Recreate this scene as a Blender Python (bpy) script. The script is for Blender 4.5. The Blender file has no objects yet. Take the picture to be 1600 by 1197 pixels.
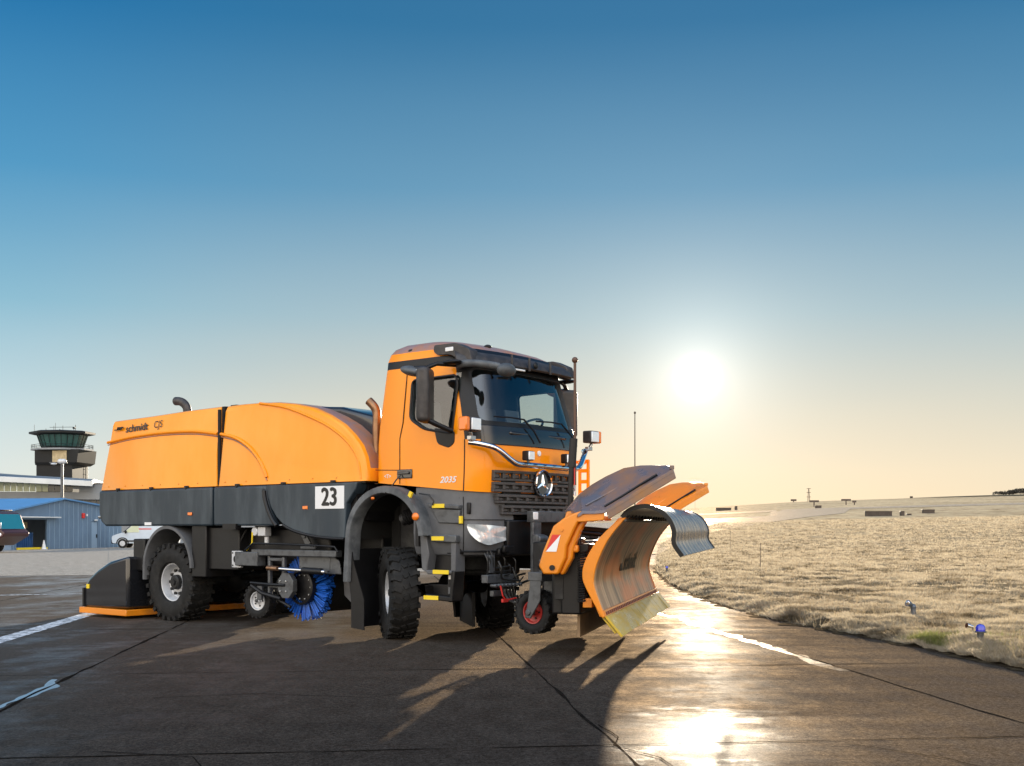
import bpy, bmesh, math, random
import numpy as np
from mathutils import Vector, Matrix, noise
R=math.radians; pi=math.pi
random.seed(7); rng=np.random.default_rng(7)
S=bpy.context.scene; C=S.collection
# ------------------------------------------------------------------ camera
cd=bpy.data.cameras.new("camera"); cam=bpy.data.objects.new("camera",cd); C.objects.link(cam)
cam.location=(0,0,1.42); cam.rotation_euler=(R(90),0,0)
cd.sensor_width=36; cd.lens=40.5; cd.shift_y=226.5/1600; cd.clip_end=6000; cd.clip_start=.05
S.camera=cam
S.render.resolution_x=1024; S.render.resolution_y=766
S.view_settings.view_transform='Standard'; S.view_settings.look='None'
EXPO=1.5; S.view_settings.exposure=EXPO; S.view_settings.gamma=1
# ------------------------------------------------------------------ sun + sky
SUN=Vector((290,1800,235)).normalized()
sl=bpy.data.lights.new("sun",'SUN'); sl.energy=4.8; sl.angle=R(.55); sl.color=(1,.86,.66)
so=bpy.data.objects.new("sun",sl); C.objects.link(so); so.rotation_euler=SUN.to_track_quat('Z','Y').to_euler()
def lin(c): return tuple(((v/255)/12.92 if v/255<=.04045 else ((v/255+.055)/1.055)**2.4) for v in c)
W=bpy.data.worlds.new("World"); S.world=W; W.use_nodes=True
def sky():
    nt=W.node_tree; N=nt.nodes; Lk=nt.links; N.clear()
    out=N.new('ShaderNodeOutputWorld'); bg=N.new('ShaderNodeBackground'); Lk.new(bg.outputs[0],out.inputs[0])
    tc=N.new('ShaderNodeTexCoord')
    def vm(op,a,b=None):
        n=N.new('ShaderNodeVectorMath'); n.operation=op
        for i,v in enumerate((a,b)):
            if v is None: continue
            if isinstance(v,(tuple,Vector)): n.inputs[i].default_value=tuple(v)
            else: Lk.new(v,n.inputs[i])
        return n
    def mt(op,a,b=None,clamp=False):
        n=N.new('ShaderNodeMath'); n.operation=op; n.use_clamp=clamp
        for i,v in enumerate((a,b)):
            if v is None: continue
            if isinstance(v,(int,float)): n.inputs[i].default_value=v
            else: Lk.new(v,n.inputs[i])
        return n.outputs[0]
    d=vm('NORMALIZE',tc.outputs['Generated']).outputs[0]
    sp=N.new('ShaderNodeSeparateXYZ'); Lk.new(d,sp.inputs[0])
    # a little warping so that the gradient is not ruled
    nz=N.new('ShaderNodeTexNoise'); nz.inputs['Scale'].default_value=2.2; nz.inputs['Detail'].default_value=2
    mp=N.new('ShaderNodeMapping'); mp.inputs['Scale'].default_value=(1,1,5); Lk.new(d,mp.inputs[0]); Lk.new(mp.outputs[0],nz.inputs['Vector'])
    z=mt('ADD',sp.outputs[2],mt('MULTIPLY',mt('SUBTRACT',nz.outputs[0],.5),.02))
    def ramp(stops):
        r=N.new('ShaderNodeValToRGB'); r.color_ramp.interpolation='B_SPLINE' if 0 else 'EASE'
        r.color_ramp.interpolation='LINEAR'
        e=r.color_ramp.elements
        while len(e)<len(stops): e.new(.5)
        for el,(p,c) in zip(e,stops): el.position=p; el.color=(*lin(c),1)
        Lk.new(z,r.inputs[0]); return r.outputs[0]
    cool=ramp([(0,(232,232,220)),(.05,(222,231,228)),(.10,(198,220,226)),(.18,(140,190,212)),(.28,(80,154,198)),(.40,(32,118,174)),(.6,(22,92,152)),(1,(60,120,170))])
    warm=ramp([(0,(242,224,192)),(.05,(238,224,198)),(.10,(216,214,200)),(.18,(166,192,202)),(.28,(98,154,188)),(.40,(44,116,162)),(.6,(28,92,146)),(1,(60,120,170))])
    hd=vm('NORMALIZE',vm('MULTIPLY',d,(1,1,0)).outputs[0]).outputs[0]
    sh=Vector((SUN.x,SUN.y,0)).normalized()
    dh=vm('DOT_PRODUCT',hd,sh).outputs['Value']
    mr=N.new('ShaderNodeMapRange'); mr.interpolation_type='SMOOTHSTEP'; mr.inputs[1].default_value=.82; mr.inputs[2].default_value=.985; Lk.new(dh,mr.inputs[0])
    mx=N.new('ShaderNodeMix'); mx.data_type='RGBA'; Lk.new(mr.outputs[0],mx.inputs[0]); Lk.new(cool,mx.inputs[6]); Lk.new(warm,mx.inputs[7])
    # sky behind the camera is brightened as added fill for the backlit truck
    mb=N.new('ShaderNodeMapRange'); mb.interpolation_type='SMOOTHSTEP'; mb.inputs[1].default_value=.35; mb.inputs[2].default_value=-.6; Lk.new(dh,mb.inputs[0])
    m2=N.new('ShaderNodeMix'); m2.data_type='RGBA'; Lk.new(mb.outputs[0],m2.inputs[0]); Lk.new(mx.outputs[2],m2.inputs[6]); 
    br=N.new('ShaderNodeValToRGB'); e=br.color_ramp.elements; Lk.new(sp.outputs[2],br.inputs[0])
    e[0].position=0; e[0].color=(BACK_FILL[0]*1.05/4,BACK_FILL[1]*1.05/4,BACK_FILL[2]*1.0/4,1); e[1].position=1; e[1].color=(1.3/4,1.7/4,2.2/4,1); k=e.new(.30); k.color=(BACK_FILL[0]*1.0/4,BACK_FILL[1]*1.02/4,BACK_FILL[2]*1.05/4,1); k=e.new(.6); k.color=(1.9/4,2.1/4,2.4/4,1)
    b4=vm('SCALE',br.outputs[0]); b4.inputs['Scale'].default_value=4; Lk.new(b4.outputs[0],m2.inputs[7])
    ds=mt('MINIMUM',vm('DOT_PRODUCT',d,SUN).outputs['Value'],.9999999)
    ang=mt('MULTIPLY',mt('ARCCOSINE',ds),180/pi)
    def ex(w,k,p=1): return mt('MULTIPLY',mt('EXPONENT',mt('MULTIPLY',mt('POWER',mt('DIVIDE',ang,w),p),-1)),k)
    glow=mt('ADD',mt('ADD',ex(.6,9,2.4),ex(1.7,.65,1.0)),mt('ADD',ex(4.5,.13),ex(10,.02)))
    gc=vm('SCALE',(1,.90,.70)); gc.inputs[0].default_value=(1,.96,.88); Lk.new(glow,gc.inputs['Scale'])
    tot=vm('ADD',m2.outputs[2],gc.outputs[0]).outputs[0]
    sc=vm('SCALE',tot); sc.inputs['Scale'].default_value=.97/2**EXPO
    ns=N.new('ShaderNodeTexSky'); ns.sky_type='NISHITA'; ns.sun_disc=False
    ns.sun_elevation=math.asin(SUN.z); ns.sun_rotation=math.atan2(SUN.x,SUN.y); ns.air_density=1; ns.dust_density=.6
    n2=vm('SCALE',ns.outputs[0]); n2.inputs['Scale'].default_value=.0012
    Lk.new(vm('ADD',sc.outputs[0],n2.outputs[0]).outputs[0],bg.inputs[0]); bg.inputs[1].default_value=1
BACK_FILL=(2.85,2.42,1.95)
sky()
# ------------------------------------------------------------------ materials
def mat(name,col,rough=.5,metal=0,var=0,vscale=3,bump=0,bscale=40,coat=0,spec=.5,col2=None,c2amt=.5,stretch=(1,1,1),rvar=0,trans=0,emit=0,dist=.02):
    m=bpy.data.materials.new(name); m.use_nodes=True; nt=m.node_tree; N=nt.nodes; Lk=nt.links; b=N['Principled BSDF']
    b.inputs['Base Color'].default_value=(*col,1); b.inputs['Roughness'].default_value=rough; b.inputs['Metallic'].default_value=metal
    b.inputs['Coat Weight'].default_value=coat; b.inputs['Coat Roughness'].default_value=.08; b.inputs['Specular IOR Level'].default_value=spec
    b.inputs['Transmission Weight'].default_value=trans
    if emit: b.inputs['Emission Color'].default_value=(*col,1); b.inputs['Emission Strength'].default_value=emit
    if var or bump or col2 or rvar:
        tc=N.new('ShaderNodeTexCoord'); mp=N.new('ShaderNodeMapping'); mp.inputs['Scale'].default_value=stretch; Lk.new(tc.outputs['Object'],mp.inputs[0])
        n=N.new('ShaderNodeTexNoise'); n.inputs['Scale'].default_value=vscale; n.inputs['Detail'].default_value=7; n.inputs['Roughness'].default_value=.62; Lk.new(mp.outputs[0],n.inputs['Vector'])
        if col2 or var:
            r=N.new('ShaderNodeValToRGB'); e=r.color_ramp.elements
            if col2:
                e[0].position=max(0,c2amt-.12); e[1].position=min(1,c2amt+.12); e[0].color=(*col2,1); e[1].color=(*col,1)
            else:
                e[0].position=.3; e[1].position=.7; e[0].color=(*[max(0,c*(1-var)) for c in col],1); e[1].color=(*[min(1,c*(1+var)) for c in col],1)
            Lk.new(n.outputs[0],r.inputs[0]); Lk.new(r.outputs[0],b.inputs['Base Color'])
        if rvar:
            q=N.new('ShaderNodeMapRange'); q.inputs[1].default_value=.35; q.inputs[2].default_value=.65; q.inputs[3].default_value=max(.02,rough-rvar); q.inputs[4].default_value=min(1,rough+rvar); Lk.new(n.outputs[0],q.inputs[0]); Lk.new(q.outputs[0],b.inputs['Roughness'])
        if bump:
            n2=N.new('ShaderNodeTexNoise'); n2.inputs['Scale'].default_value=bscale; n2.inputs['Detail'].default_value=5; Lk.new(mp.outputs[0],n2.inputs['Vector'])
            bp=N.new('ShaderNodeBump'); bp.inputs['Strength'].default_value=bump; bp.inputs['Distance'].default_value=dist; Lk.new(n2.outputs[0],bp.inputs['Height']); Lk.new(bp.outputs[0],b.inputs['Normal'])
    return m
ORG=(.95,.292,.0)
M=dict(
 orange=mat('orange_paint',ORG,.40,var=.05,vscale=1.4,coat=.6,spec=.15,rvar=.08,bump=.015,bscale=3),
 orange_dust=mat('orange_paint_dusty',(.95,.312,.002),.38,col2=(.95,.36,.025),c2amt=.46,vscale=1.1,coat=.6,spec=.15,rvar=.08,stretch=(1,1,.4)),
 roof=mat('frost_and_sky_sheen_roof',(.40,.17,.08),.38,var=.25,vscale=5,col2=(.27,.18,.17),c2amt=.5,coat=.2),  # frost tone, with the purple sky reflection on top put into the colour
 plow=mat('plow_orange',(.76,.24,.008),.36,coat=.3,col2=(.55,.20,.02),c2amt=.38,vscale=3,rvar=.12,bump=.05,bscale=30),
 skirt=mat('dusty_dark_panel',(.018,.030,.042),.45,col2=(.05,.072,.092),c2amt=.40,vscale=2.4,stretch=(1,1,.22),rvar=.1,bump=.05,bscale=60),
 grey=mat('grey_plastic',(.092,.096,.104),.48,var=.2,vscale=6,bump=.06,bscale=180),
 fender=mat('dirty_fender_plastic',(.055,.062,.070),.55,col2=(.13,.14,.15),c2amt=.47,vscale=4,bump=.08,bscale=120),
 black=mat('black_plastic',(.007,.007,.008),.42,var=.3,vscale=8,spec=.35),
 gloss=mat('gloss_black',(.012,.013,.016),.12,coat=.5),
 visor=mat('dusty_visor',(.026,.024,.025),.5,col2=(.055,.047,.045),c2amt=.45,vscale=9,bump=.05,bscale=160),
 rubber=mat('tyre_rubber',(.010,.010,.010),.72,col2=(.024,.023,.022),c2amt=.42,spec=.3,vscale=9,bump=.2,bscale=70),
 under=mat('undercarriage',(.012,.012,.013),.55,spec=.35,col2=(.04,.04,.038),c2amt=.4,vscale=6),
 steel=mat('painted_grey_steel',(.10,.107,.115),.42,metal=.35,col2=(.045,.045,.048),c2amt=.4,vscale=9,bump=.08,bscale=60),
 rimgrey=mat('silver_rim',(.55,.57,.60),.4,metal=.25,col2=(.35,.36,.37),c2amt=.36,vscale=8),
 chrome=mat('chrome',(.85,.87,.9),.07,metal=1),
 bronze=mat('heat_stained_pipe',(.28,.16,.09),.35,metal=.8,var=.3,vscale=10),
 white=mat('white_plate',(.78,.79,.80),.4),
 red=mat('red_film',(.62,.03,.025),.4), boltm=mat('bolt_brown',(.16,.035,.02),.5), redrim=mat('red_rim',(.36,.025,.02),.4,var=.3,vscale=12),
 yellow=mat('yellow_film',(.85,.62,.02),.45), amber=mat('amber_lens',(.85,.20,.01),.2,coat=.6),
 blade=mat('worn_yellow_blade',(.54,.37,.025),.36,col2=(.40,.31,.08),c2amt=.45,vscale=4,stretch=(1,.6,3),rvar=.1),
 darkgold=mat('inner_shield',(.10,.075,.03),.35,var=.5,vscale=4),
 blueribs=mat('shield_steel',(.085,.105,.15),.28,metal=.5,var=.3,vscale=6,rvar=.08),
 wing=mat('frost_and_sky_sheen_wing',(.30,.14,.045),.30,col2=(.10,.10,.125),c2amt=.52,vscale=1.6,rvar=.08),  # grey is frost plus sky reflection painted into the colour
 bristle=mat('blue_bristle',(.008,.10,.48),.5,var=.35,vscale=30),
 text=mat('black_lettering',(.012,.012,.012),.5), grille=mat('grille_plastic',(.055,.052,.052),.5,var=.2,vscale=10,bump=.08,bscale=90),
 dark=mat('dark_recess',(.006,.006,.006),.8), interior=mat('cab_interior',(.09,.10,.115),.8),
 bladetan=mat('tan_rubber',(.30,.20,.11),.6,var=.3,vscale=5), postm_=mat('rusty_rod',(.10,.05,.03),.5), cable=mat('hose_rubber',(.014,.014,.014),.4), pin=mat('bright_metal',(.5,.5,.5),.3,metal=.8),
)
def glassmat(name,tint,gl=.12,rough=.02):
    m=bpy.data.materials.new(name); m.use_nodes=True; nt=m.node_tree; N=nt.nodes; Lk=nt.links; N.clear()
    o=N.new('ShaderNodeOutputMaterial'); t=N.new('ShaderNodeBsdfTransparent'); t.inputs[0].default_value=(*tint,1)
    g=N.new('ShaderNodeBsdfGlossy'); g.inputs['Roughness'].default_value=rough
    f=N.new('ShaderNodeFresnel'); f.inputs[0].default_value=1.5; a=N.new('ShaderNodeMath'); a.operation='ADD'; a.inputs[1].default_value=gl-.04; Lk.new(f.outputs[0],a.inputs[0])
    x=N.new('ShaderNodeMixShader'); Lk.new(a.outputs[0],x.inputs[0]); Lk.new(t.outputs[0],x.inputs[1]); Lk.new(g.outputs[0],x.inputs[2]); Lk.new(x.outputs[0],o.inputs[0]); return m
M['glass']=glassmat('window_glass',(.80,.88,.88),.13)
M['lens']=mat('lamp_lens',(.86,.88,.90),.10,metal=.3,coat=1,bump=.5,bscale=26,dist=.01)
M['hlens']=mat('headlight_lens',(.66,.72,.78),.12,metal=.3,coat=1,var=.35,vscale=9)
# striped moldboard: scraped paint, streaks running up the curve
def moldmat():
    m=bpy.data.materials.new('scraped_moldboard'); m.use_nodes=True; nt=m.node_tree; N=nt.nodes; Lk=nt.links; b=N['Principled BSDF']
    tc=N.new('ShaderNodeTexCoord')
    def nse(scale,st,det=6):
        mp=N.new('ShaderNodeMapping'); mp.inputs['Scale'].default_value=st; Lk.new(tc.outputs['Object'],mp.inputs[0])
        n=N.new('ShaderNodeTexNoise'); n.inputs['Scale'].default_value=scale; n.inputs['Detail'].default_value=det; Lk.new(mp.outputs[0],n.inputs['Vector']); return n.outputs[0]
    a=nse(5,(.12,2.2,.12)); c=nse(1.5,(1,.5,1.4)); 
    r=N.new('ShaderNodeValToRGB'); e=r.color_ramp.elements
    e[0].position=.36; e[0].color=(.10,.05,.025,1); e[1].position=.62; e[1].color=(.50,.33,.19,1); k=e.new(.48); k.color=(.34,.18,.085,1)
    Lk.new(a,r.inputs[0])
    r2=N.new('ShaderNodeValToRGB'); e=r2.color_ramp.elements; e[0].position=.48; e[0].color=(0,0,0,1); e[1].position=.62; e[1].color=(1,1,1,1); Lk.new(c,r2.inputs[0])
    mu=N.new('ShaderNodeMath'); mu.operation='MULTIPLY'; Lk.new(r2.outputs[0],mu.inputs[0]); mu.inputs[1].default_value=.75
    x=N.new('ShaderNodeMix'); x.data_type='RGBA'; Lk.new(mu.outputs[0],x.inputs[0]); Lk.new(r.outputs[0],x.inputs[6]); x.inputs[7].default_value=(.80,.21,.01,1)
    Lk.new(x.outputs[2],b.inputs['Base Color']); b.inputs['Roughness'].default_value=.38; b.inputs['Metallic'].default_value=.15
    bp=N.new('ShaderNodeBump'); bp.inputs['Strength'].default_value=.3; bp.inputs['Distance'].default_value=.01; Lk.new(a,bp.inputs['Height']); Lk.new(bp.outputs[0],b.inputs['Normal']); return m
M['mold']=moldmat()
# ------------------------------------------------------------------ mesh helper
class B:
    def __init__(s): s.v=[]; s.f=[]; s.m=[]
    def add(s,vs,fs,m=0):
        o=len(s.v); s.v+= [tuple(v) for v in vs]; s.f+=[tuple(i+o for i in f) for f in fs]; s.m+=[m]*len(fs); return s
    def box(s,c,d,m=0,rot=None,taper=1):
        hx,hy,hz=[q/2 for q in d]; vs=[]
        for z in (-1,1):
            t=1 if z<0 else taper
            for x,y in ((-1,-1),(1,-1),(1,1),(-1,1)):
                p=Vector((x*hx*t,y*hy*t,z*hz)); 
                if rot is not None: p=rot@p
                vs.append(p+Vector(c))
        return s.add(vs,[(3,2,1,0),(4,5,6,7),(0,1,5,4),(1,2,6,5),(2,3,7,6),(3,0,4,7)],m)
    def prism(s,poly,ax,a,b,m=0,inset=0):
        # poly of (p,q) in the plane normal to ax: x->(y,z) y->(x,z) z->(x,y)
        def P(p,q,t): return {'x':(t,p,q),'y':(p,t,q),'z':(p,q,t)}[ax]
        n=len(poly); vs=[P(p,q,a) for p,q in poly]+[P(p,q,b) for p,q in poly]
        fs=[tuple(range(n)),tuple(range(2*n-1,n-1,-1))]+[((i+1)%n,i,i+n,(i+1)%n+n) for i in range(n)]
        return s.add(vs,fs,m)
    def rings(s,rs,m=0,closed=True,cap=True,loop=False):
        n=len(rs[0]); vs=[p for r in rs for p in r]; fs=[]; K=len(rs)
        for k in range(K-(0 if loop else 1)):
            for i in range(n if closed else n-1):
                j=(i+1)%n; k2=(k+1)%K; fs.append((k*n+i,k*n+j,k2*n+j,k2*n+i))
        if cap and closed and not loop: fs+= [tuple(range(n-1,-1,-1)),tuple(range((K-1)*n,K*n))]
        return s.add(vs,fs,m)
    def tube(s,pts,r,n=10,m=0,cap=True):
        pts=[Vector(p) for p in pts]; rs=[]; up=None
        for i,p in enumerate(pts):
            t=(pts[min(i+1,len(pts)-1)]-pts[max(i-1,0)]).normalized()
            if up is None: up=Vector((0,0,1)) if abs(t.z)<.9 else Vector((1,0,0))
            a=t.cross(up).normalized(); b=a.cross(t).normalized(); up=b
            rr=r[i] if isinstance(r,(list,tuple)) else r
            rs.append([p+a*math.cos(2*pi*k/n)*rr+b*math.sin(2*pi*k/n)*rr for k in range(n)])
        return s.rings(rs,m,cap=cap)
    def cyl(s,a,b,r,n=20,m=0,r2=None): return s.tube([a,b],[r,r if r2 is None else r2],n,m)
    def lathe(s,prof,o,ax,n=32,m=0,closedprof=False):
        # prof: (t along axis, radius)
        ax=Vector(ax).normalized(); u=ax.orthogonal().normalized(); w=ax.cross(u); o=Vector(o)
        rs=[[o+ax*t+(u*math.cos(2*pi*k/n)+w*math.sin(2*pi*k/n))*max(r,1e-4) for k in range(n)] for t,r in prof]
        return s.rings(rs,m,cap=False,loop=closedprof)
    def ell(s,c,r,m=0,n=14,rot=None):
        rs=[]
        for i in range(1,n):
            a=pi*i/n; ring=[]
            for k in range(2*n):
                q=Vector((r[0]*math.sin(a)*math.cos(pi*k/n),r[1]*math.sin(a)*math.sin(pi*k/n),r[2]*math.cos(a)))
                if rot is not None: q=rot@q
                ring.append(q+Vector(c))
            rs.append(ring)
        return s.rings(rs,m)
    def build(s,name,mats,parent=None,bevel=0,smooth=35,seg=2,recalc=True,label=None):
        me=bpy.data.meshes.new(name); me.from_pydata(s.v,[],s.f)
        for x in (mats if isinstance(mats,(list,tuple)) else [mats]): me.materials.append(M[x] if isinstance(x,str) else x)
        me.polygons.foreach_set('material_index',s.m); 
        if recalc:
            bm=bmesh.new(); bm.from_mesh(me); bmesh.ops.recalc_face_normals(bm,faces=bm.faces); bm.to_mesh(me); bm.free()
        if smooth: 
            me.polygons.foreach_set('use_smooth',[True]*len(me.polygons)); me.set_sharp_from_angle(angle=R(smooth))
        o=bpy.data.objects.new(name,me); C.objects.link(o); o.parent=parent
        if bevel:
            b=o.modifiers.new('bevel','BEVEL'); b.width=bevel; b.segments=seg; b.limit_method='ANGLE'; b.angle_limit=R(38); b.harden_normals=False
        if label: o['label']=label
        return o
def tag(o,label=None,cat=None,group=None,kind=None):
    for k,v in (('label',label),('category',cat),('group',group),('kind',kind)):
        if v: o[k]=v
    return o
def empty(name,loc,rz=0,**k):
    o=bpy.data.objects.new(name,None); C.objects.link(o); o.location=loc; o.rotation_euler=(0,0,rz); o.empty_display_size=.3; return tag(o,**k)
def text(name,body,size,mt,parent,loc,rot,bold=0,ext=.001,shear=0,sx=1,label=None,fn=None,cuts=0):
    # lettering as a mesh; bold = sideways copies; fn lays every vertex on a curved panel
    cu=bpy.data.curves.new(name,'FONT'); cu.body=body; cu.size=size; cu.align_x='CENTER'; cu.align_y='CENTER'; cu.shear=shear; cu.resolution_u=6
    t=bpy.data.objects.new(name,cu); C.objects.link(t); dg=bpy.context.evaluated_depsgraph_get(); me=bpy.data.meshes.new_from_object(t.evaluated_get(dg))
    bpy.data.objects.remove(t); bpy.data.curves.remove(cu)
    bm=bmesh.new(); bm.from_mesh(me); bmesh.ops.triangulate(bm,faces=bm.faces)
    if cuts:
        for _ in range(cuts):
            bmesh.ops.subdivide_edges(bm,edges=[e for e in bm.edges if e.calc_length()>size*.12],cuts=1); bmesh.ops.triangulate(bm,faces=bm.faces)
    base=[v.co.copy() for v in bm.verts]; faces=[[v.index for v in f.verts] for f in bm.faces]; bm.free(); bpy.data.meshes.remove(me)
    from mathutils import Euler
    Rm=Euler(rot).to_matrix(); sh=[(0,0)] if not bold else [(-bold,0),(bold,0),(-bold/2,bold*.6),(bold/2,-bold*.6),(0,0)]
    V=[];F=[]
    for k,(dx,dy) in enumerate(sh):
        o=len(V)
        for c in base:
            p=Rm@Vector(((c.x+dx)*sx,c.y+dy,.0004*k)); q=p+Vector(loc)
            if fn: q=fn(q,.0004*k)
            V.append(tuple(q))
        F+=[tuple(i+o for i in f) for f in faces]
    b=B(); b.add(V,F); o=b.build(name,mt,parent,smooth=0,recalc=False)
    if label: o['label']=label
    return o
SIDE=(R(90),0,0)  # text facing truck's right side (-Y)
FRONT=(R(90),0,R(90))
# ================================================================== GROUND
def f2(c): return (*c,1)
def ground_shader(nt,colsock,roughsock,normsock,k,base=.02,glosscol=(1,.76,.51),film=None,filmn=None,filmr=.36):
    # matt stone plus a thin film of water: the mirror part is limited by k
    N=nt.nodes; Lk=nt.links; out=next(n for n in N if n.type=='OUTPUT_MATERIAL'); 
    b=N.get('Principled BSDF'); 
    if b: N.remove(b)
    d=N.new('ShaderNodeBsdfDiffuse'); g=N.new('ShaderNodeBsdfGlossy'); g.inputs[0].default_value=(*glosscol,1); f=N.new('ShaderNodeFresnel'); f.inputs[0].default_value=1.33
    m=N.new('ShaderNodeMath'); m.operation='MULTIPLY_ADD'; m.inputs[1].default_value=k if isinstance(k,(int,float)) else 0; m.inputs[2].default_value=base
    if not isinstance(k,(int,float)): Lk.new(k,m.inputs[1])
    Lk.new(colsock,d.inputs[0]); Lk.new(f.outputs[0],m.inputs[0]); x=N.new('ShaderNodeMixShader'); Lk.new(m.outputs[0],x.inputs[0]); Lk.new(d.outputs[0],x.inputs[1]); Lk.new(g.outputs[0],x.inputs[2]); Lk.new(x.outputs[0],out.inputs[0])
    if film is not None:
        g2=N.new('ShaderNodeBsdfGlossy'); g2.inputs['Roughness'].default_value=filmr; f2_=N.new('ShaderNodeFresnel'); f2_.inputs[0].default_value=1.33; mm=N.new('ShaderNodeMath'); mm.operation='MULTIPLY'; Lk.new(f2_.outputs[0],mm.inputs[0]); Lk.new(film,mm.inputs[1])
        if filmn is not None: Lk.new(filmn,g2.inputs['Normal']); Lk.new(filmn,f2_.inputs['Normal'])
        y=N.new('ShaderNodeMixShader'); Lk.new(mm.outputs[0],y.inputs[0]); Lk.new(x.outputs[0],y.inputs[1]); Lk.new(g2.outputs[0],y.inputs[2]); Lk.new(y.outputs[0],out.inputs[0])
    if roughsock is not None: Lk.new(roughsock,g.inputs['Roughness'])
    else: g.inputs['Roughness'].default_value=.6
    if normsock is not None: Lk.new(normsock,d.inputs['Normal']); Lk.new(normsock,g.inputs['Normal'])
def asphalt(name,c1,c2,r1,rmax,bumpd=.006,k=.12,fk=0):
    m=bpy.data.materials.new(name); m.use_nodes=True; nt=m.node_tree; N=nt.nodes; Lk=nt.links
    tc=N.new('ShaderNodeTexCoord')
    def nse(scale,det=5,st=(1,1,1),rg=.6):
        mp=N.new('ShaderNodeMapping'); mp.inputs['Scale'].default_value=st; Lk.new(tc.outputs['Object'],mp.inputs[0])
        n=N.new('ShaderNodeTexNoise'); n.inputs['Scale'].default_value=scale; n.inputs['Detail'].default_value=det; n.inputs['Roughness'].default_value=rg; Lk.new(mp.outputs[0],n.inputs['Vector']); return n.outputs[0]
    def mr(src,a,b_,c,d):
        q=N.new('ShaderNodeMapRange'); q.inputs[1].default_value=a; q.inputs[2].default_value=b_; q.inputs[3].default_value=c; q.inputs[4].default_value=d; Lk.new(src,q.inputs[0]); return q.outputs[0]
    big=nse(.35,7,(1,.6,1)); fine=nse(70,4,rg=.8); mid=nse(4,6,(1,.5,1),.7); streak=nse(.9,6,(.25,1.6,1),.7)
    r=N.new('ShaderNodeValToRGB'); e=r.color_ramp.elements; e[0].position=.38; e[0].color=f2(c1); e[1].position=.62; e[1].color=f2(c2); Lk.new(mid,r.inputs[0])
    grit=nse(24,6,rg=.8); gm=N.new('ShaderNodeMath'); gm.operation='MULTIPLY'; Lk.new(mr(fine,.36,.64,.45,1.7),gm.inputs[0]); Lk.new(mr(grit,.38,.62,.55,1.5),gm.inputs[1])
    x=N.new('ShaderNodeVectorMath'); x.operation='SCALE'; Lk.new(r.outputs[0],x.inputs[0]); Lk.new(gm.outputs[0],x.inputs['Scale'])
    a=N.new('ShaderNodeMath'); a.operation='ADD'; Lk.new(big,a.inputs[0]); Lk.new(mid,a.inputs[1]); a2=N.new('ShaderNodeMath'); a2.operation='ADD'; Lk.new(a.outputs[0],a2.inputs[0]); Lk.new(streak,a2.inputs[1])
    rough=mr(a2.outputs[0],1.3,1.7,r1,rmax); k0=mr(a2.outputs[0],1.3,1.7,k*1.3,k*.75); km=N.new('ShaderNodeMath'); km.operation='MULTIPLY'; Lk.new(k0,km.inputs[0]); Lk.new(gm.outputs[0],km.inputs[1]); kk=km.outputs[0]
    bp=N.new('ShaderNodeBump'); bp.inputs['Strength'].default_value=1; bp.inputs['Distance'].default_value=bumpd; Lk.new(fine,bp.inputs['Height'])
    b2=N.new('ShaderNodeBump'); b2.inputs['Strength'].default_value=.25; b2.inputs['Distance'].default_value=.008; Lk.new(mid,b2.inputs['Height']); Lk.new(b2.outputs[0],bp.inputs['Normal'])
    film=fn_=None
    if fk:
        w1=nse(.55,7,(1,.42,1),.68); w2=nse(2.6,5,(.6,1,1),.7); w3=nse(38,3,rg=.7)
        ad=N.new('ShaderNodeMath'); ad.operation='MULTIPLY_ADD'; Lk.new(w2,ad.inputs[0]); ad.inputs[1].default_value=.35; Lk.new(w1,ad.inputs[2]); 
        ad2=N.new('ShaderNodeMath'); ad2.operation='MULTIPLY_ADD'; Lk.new(w3,ad2.inputs[0]); ad2.inputs[1].default_value=.22; Lk.new(ad.outputs[0],ad2.inputs[2])
        sx_=N.new('ShaderNodeSeparateXYZ'); Lk.new(tc.outputs['Object'],sx_.inputs[0]); wet=N.new('ShaderNodeMath'); wet.operation='MULTIPLY'; Lk.new(mr(ad2.outputs[0],.76,.96,fk*.15,fk),wet.inputs[0]); 
        pm=N.new('ShaderNodeMapping'); pm.inputs['Location'].default_value=(-1.45*.55,-7.7*.62,0); pm.inputs['Scale'].default_value=(.55,.62,1); Lk.new(tc.outputs['Object'],pm.inputs[0]); ln=N.new('ShaderNodeVectorMath'); ln.operation='LENGTH'; Lk.new(pm.outputs[0],ln.inputs[0])
        pn=N.new('ShaderNodeMath'); pn.operation='MULTIPLY_ADD'; Lk.new(w2,pn.inputs[0]); pn.inputs[1].default_value=-1.2; Lk.new(ln.outputs['Value'],pn.inputs[2])
        lo=mr(sx_.outputs[0],-1.4,-4.6,1,42); hi=mr(pn.outputs[0],.25,-.45,0,13); mx_=N.new('ShaderNodeMath'); mx_.operation='ADD'; Lk.new(lo,mx_.inputs[0]); Lk.new(hi,mx_.inputs[1]); Lk.new(mx_.outputs[0],wet.inputs[1]); film=wet.outputs[0]
        b3=N.new('ShaderNodeBump'); b3.inputs['Strength'].default_value=1; b3.inputs['Distance'].default_value=.0012; Lk.new(fine,b3.inputs['Height']); fn_=b3.outputs[0]
    ground_shader(nt,x.outputs[0],rough,bp.outputs[0],kk,.006,film=film,filmn=fn_); return m
M['asphalt']=asphalt('wet_asphalt',(.009,.0100,.012),(.024,.0235,.024),.62,.80,.008,.082,.016)
M['apron']=asphalt('painted_sunlight_apron',(.19,.18,.165),(.29,.275,.25),.42,.7,.005,.035)  # pale tone puts the low sunlight on the far apron into the colour
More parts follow.
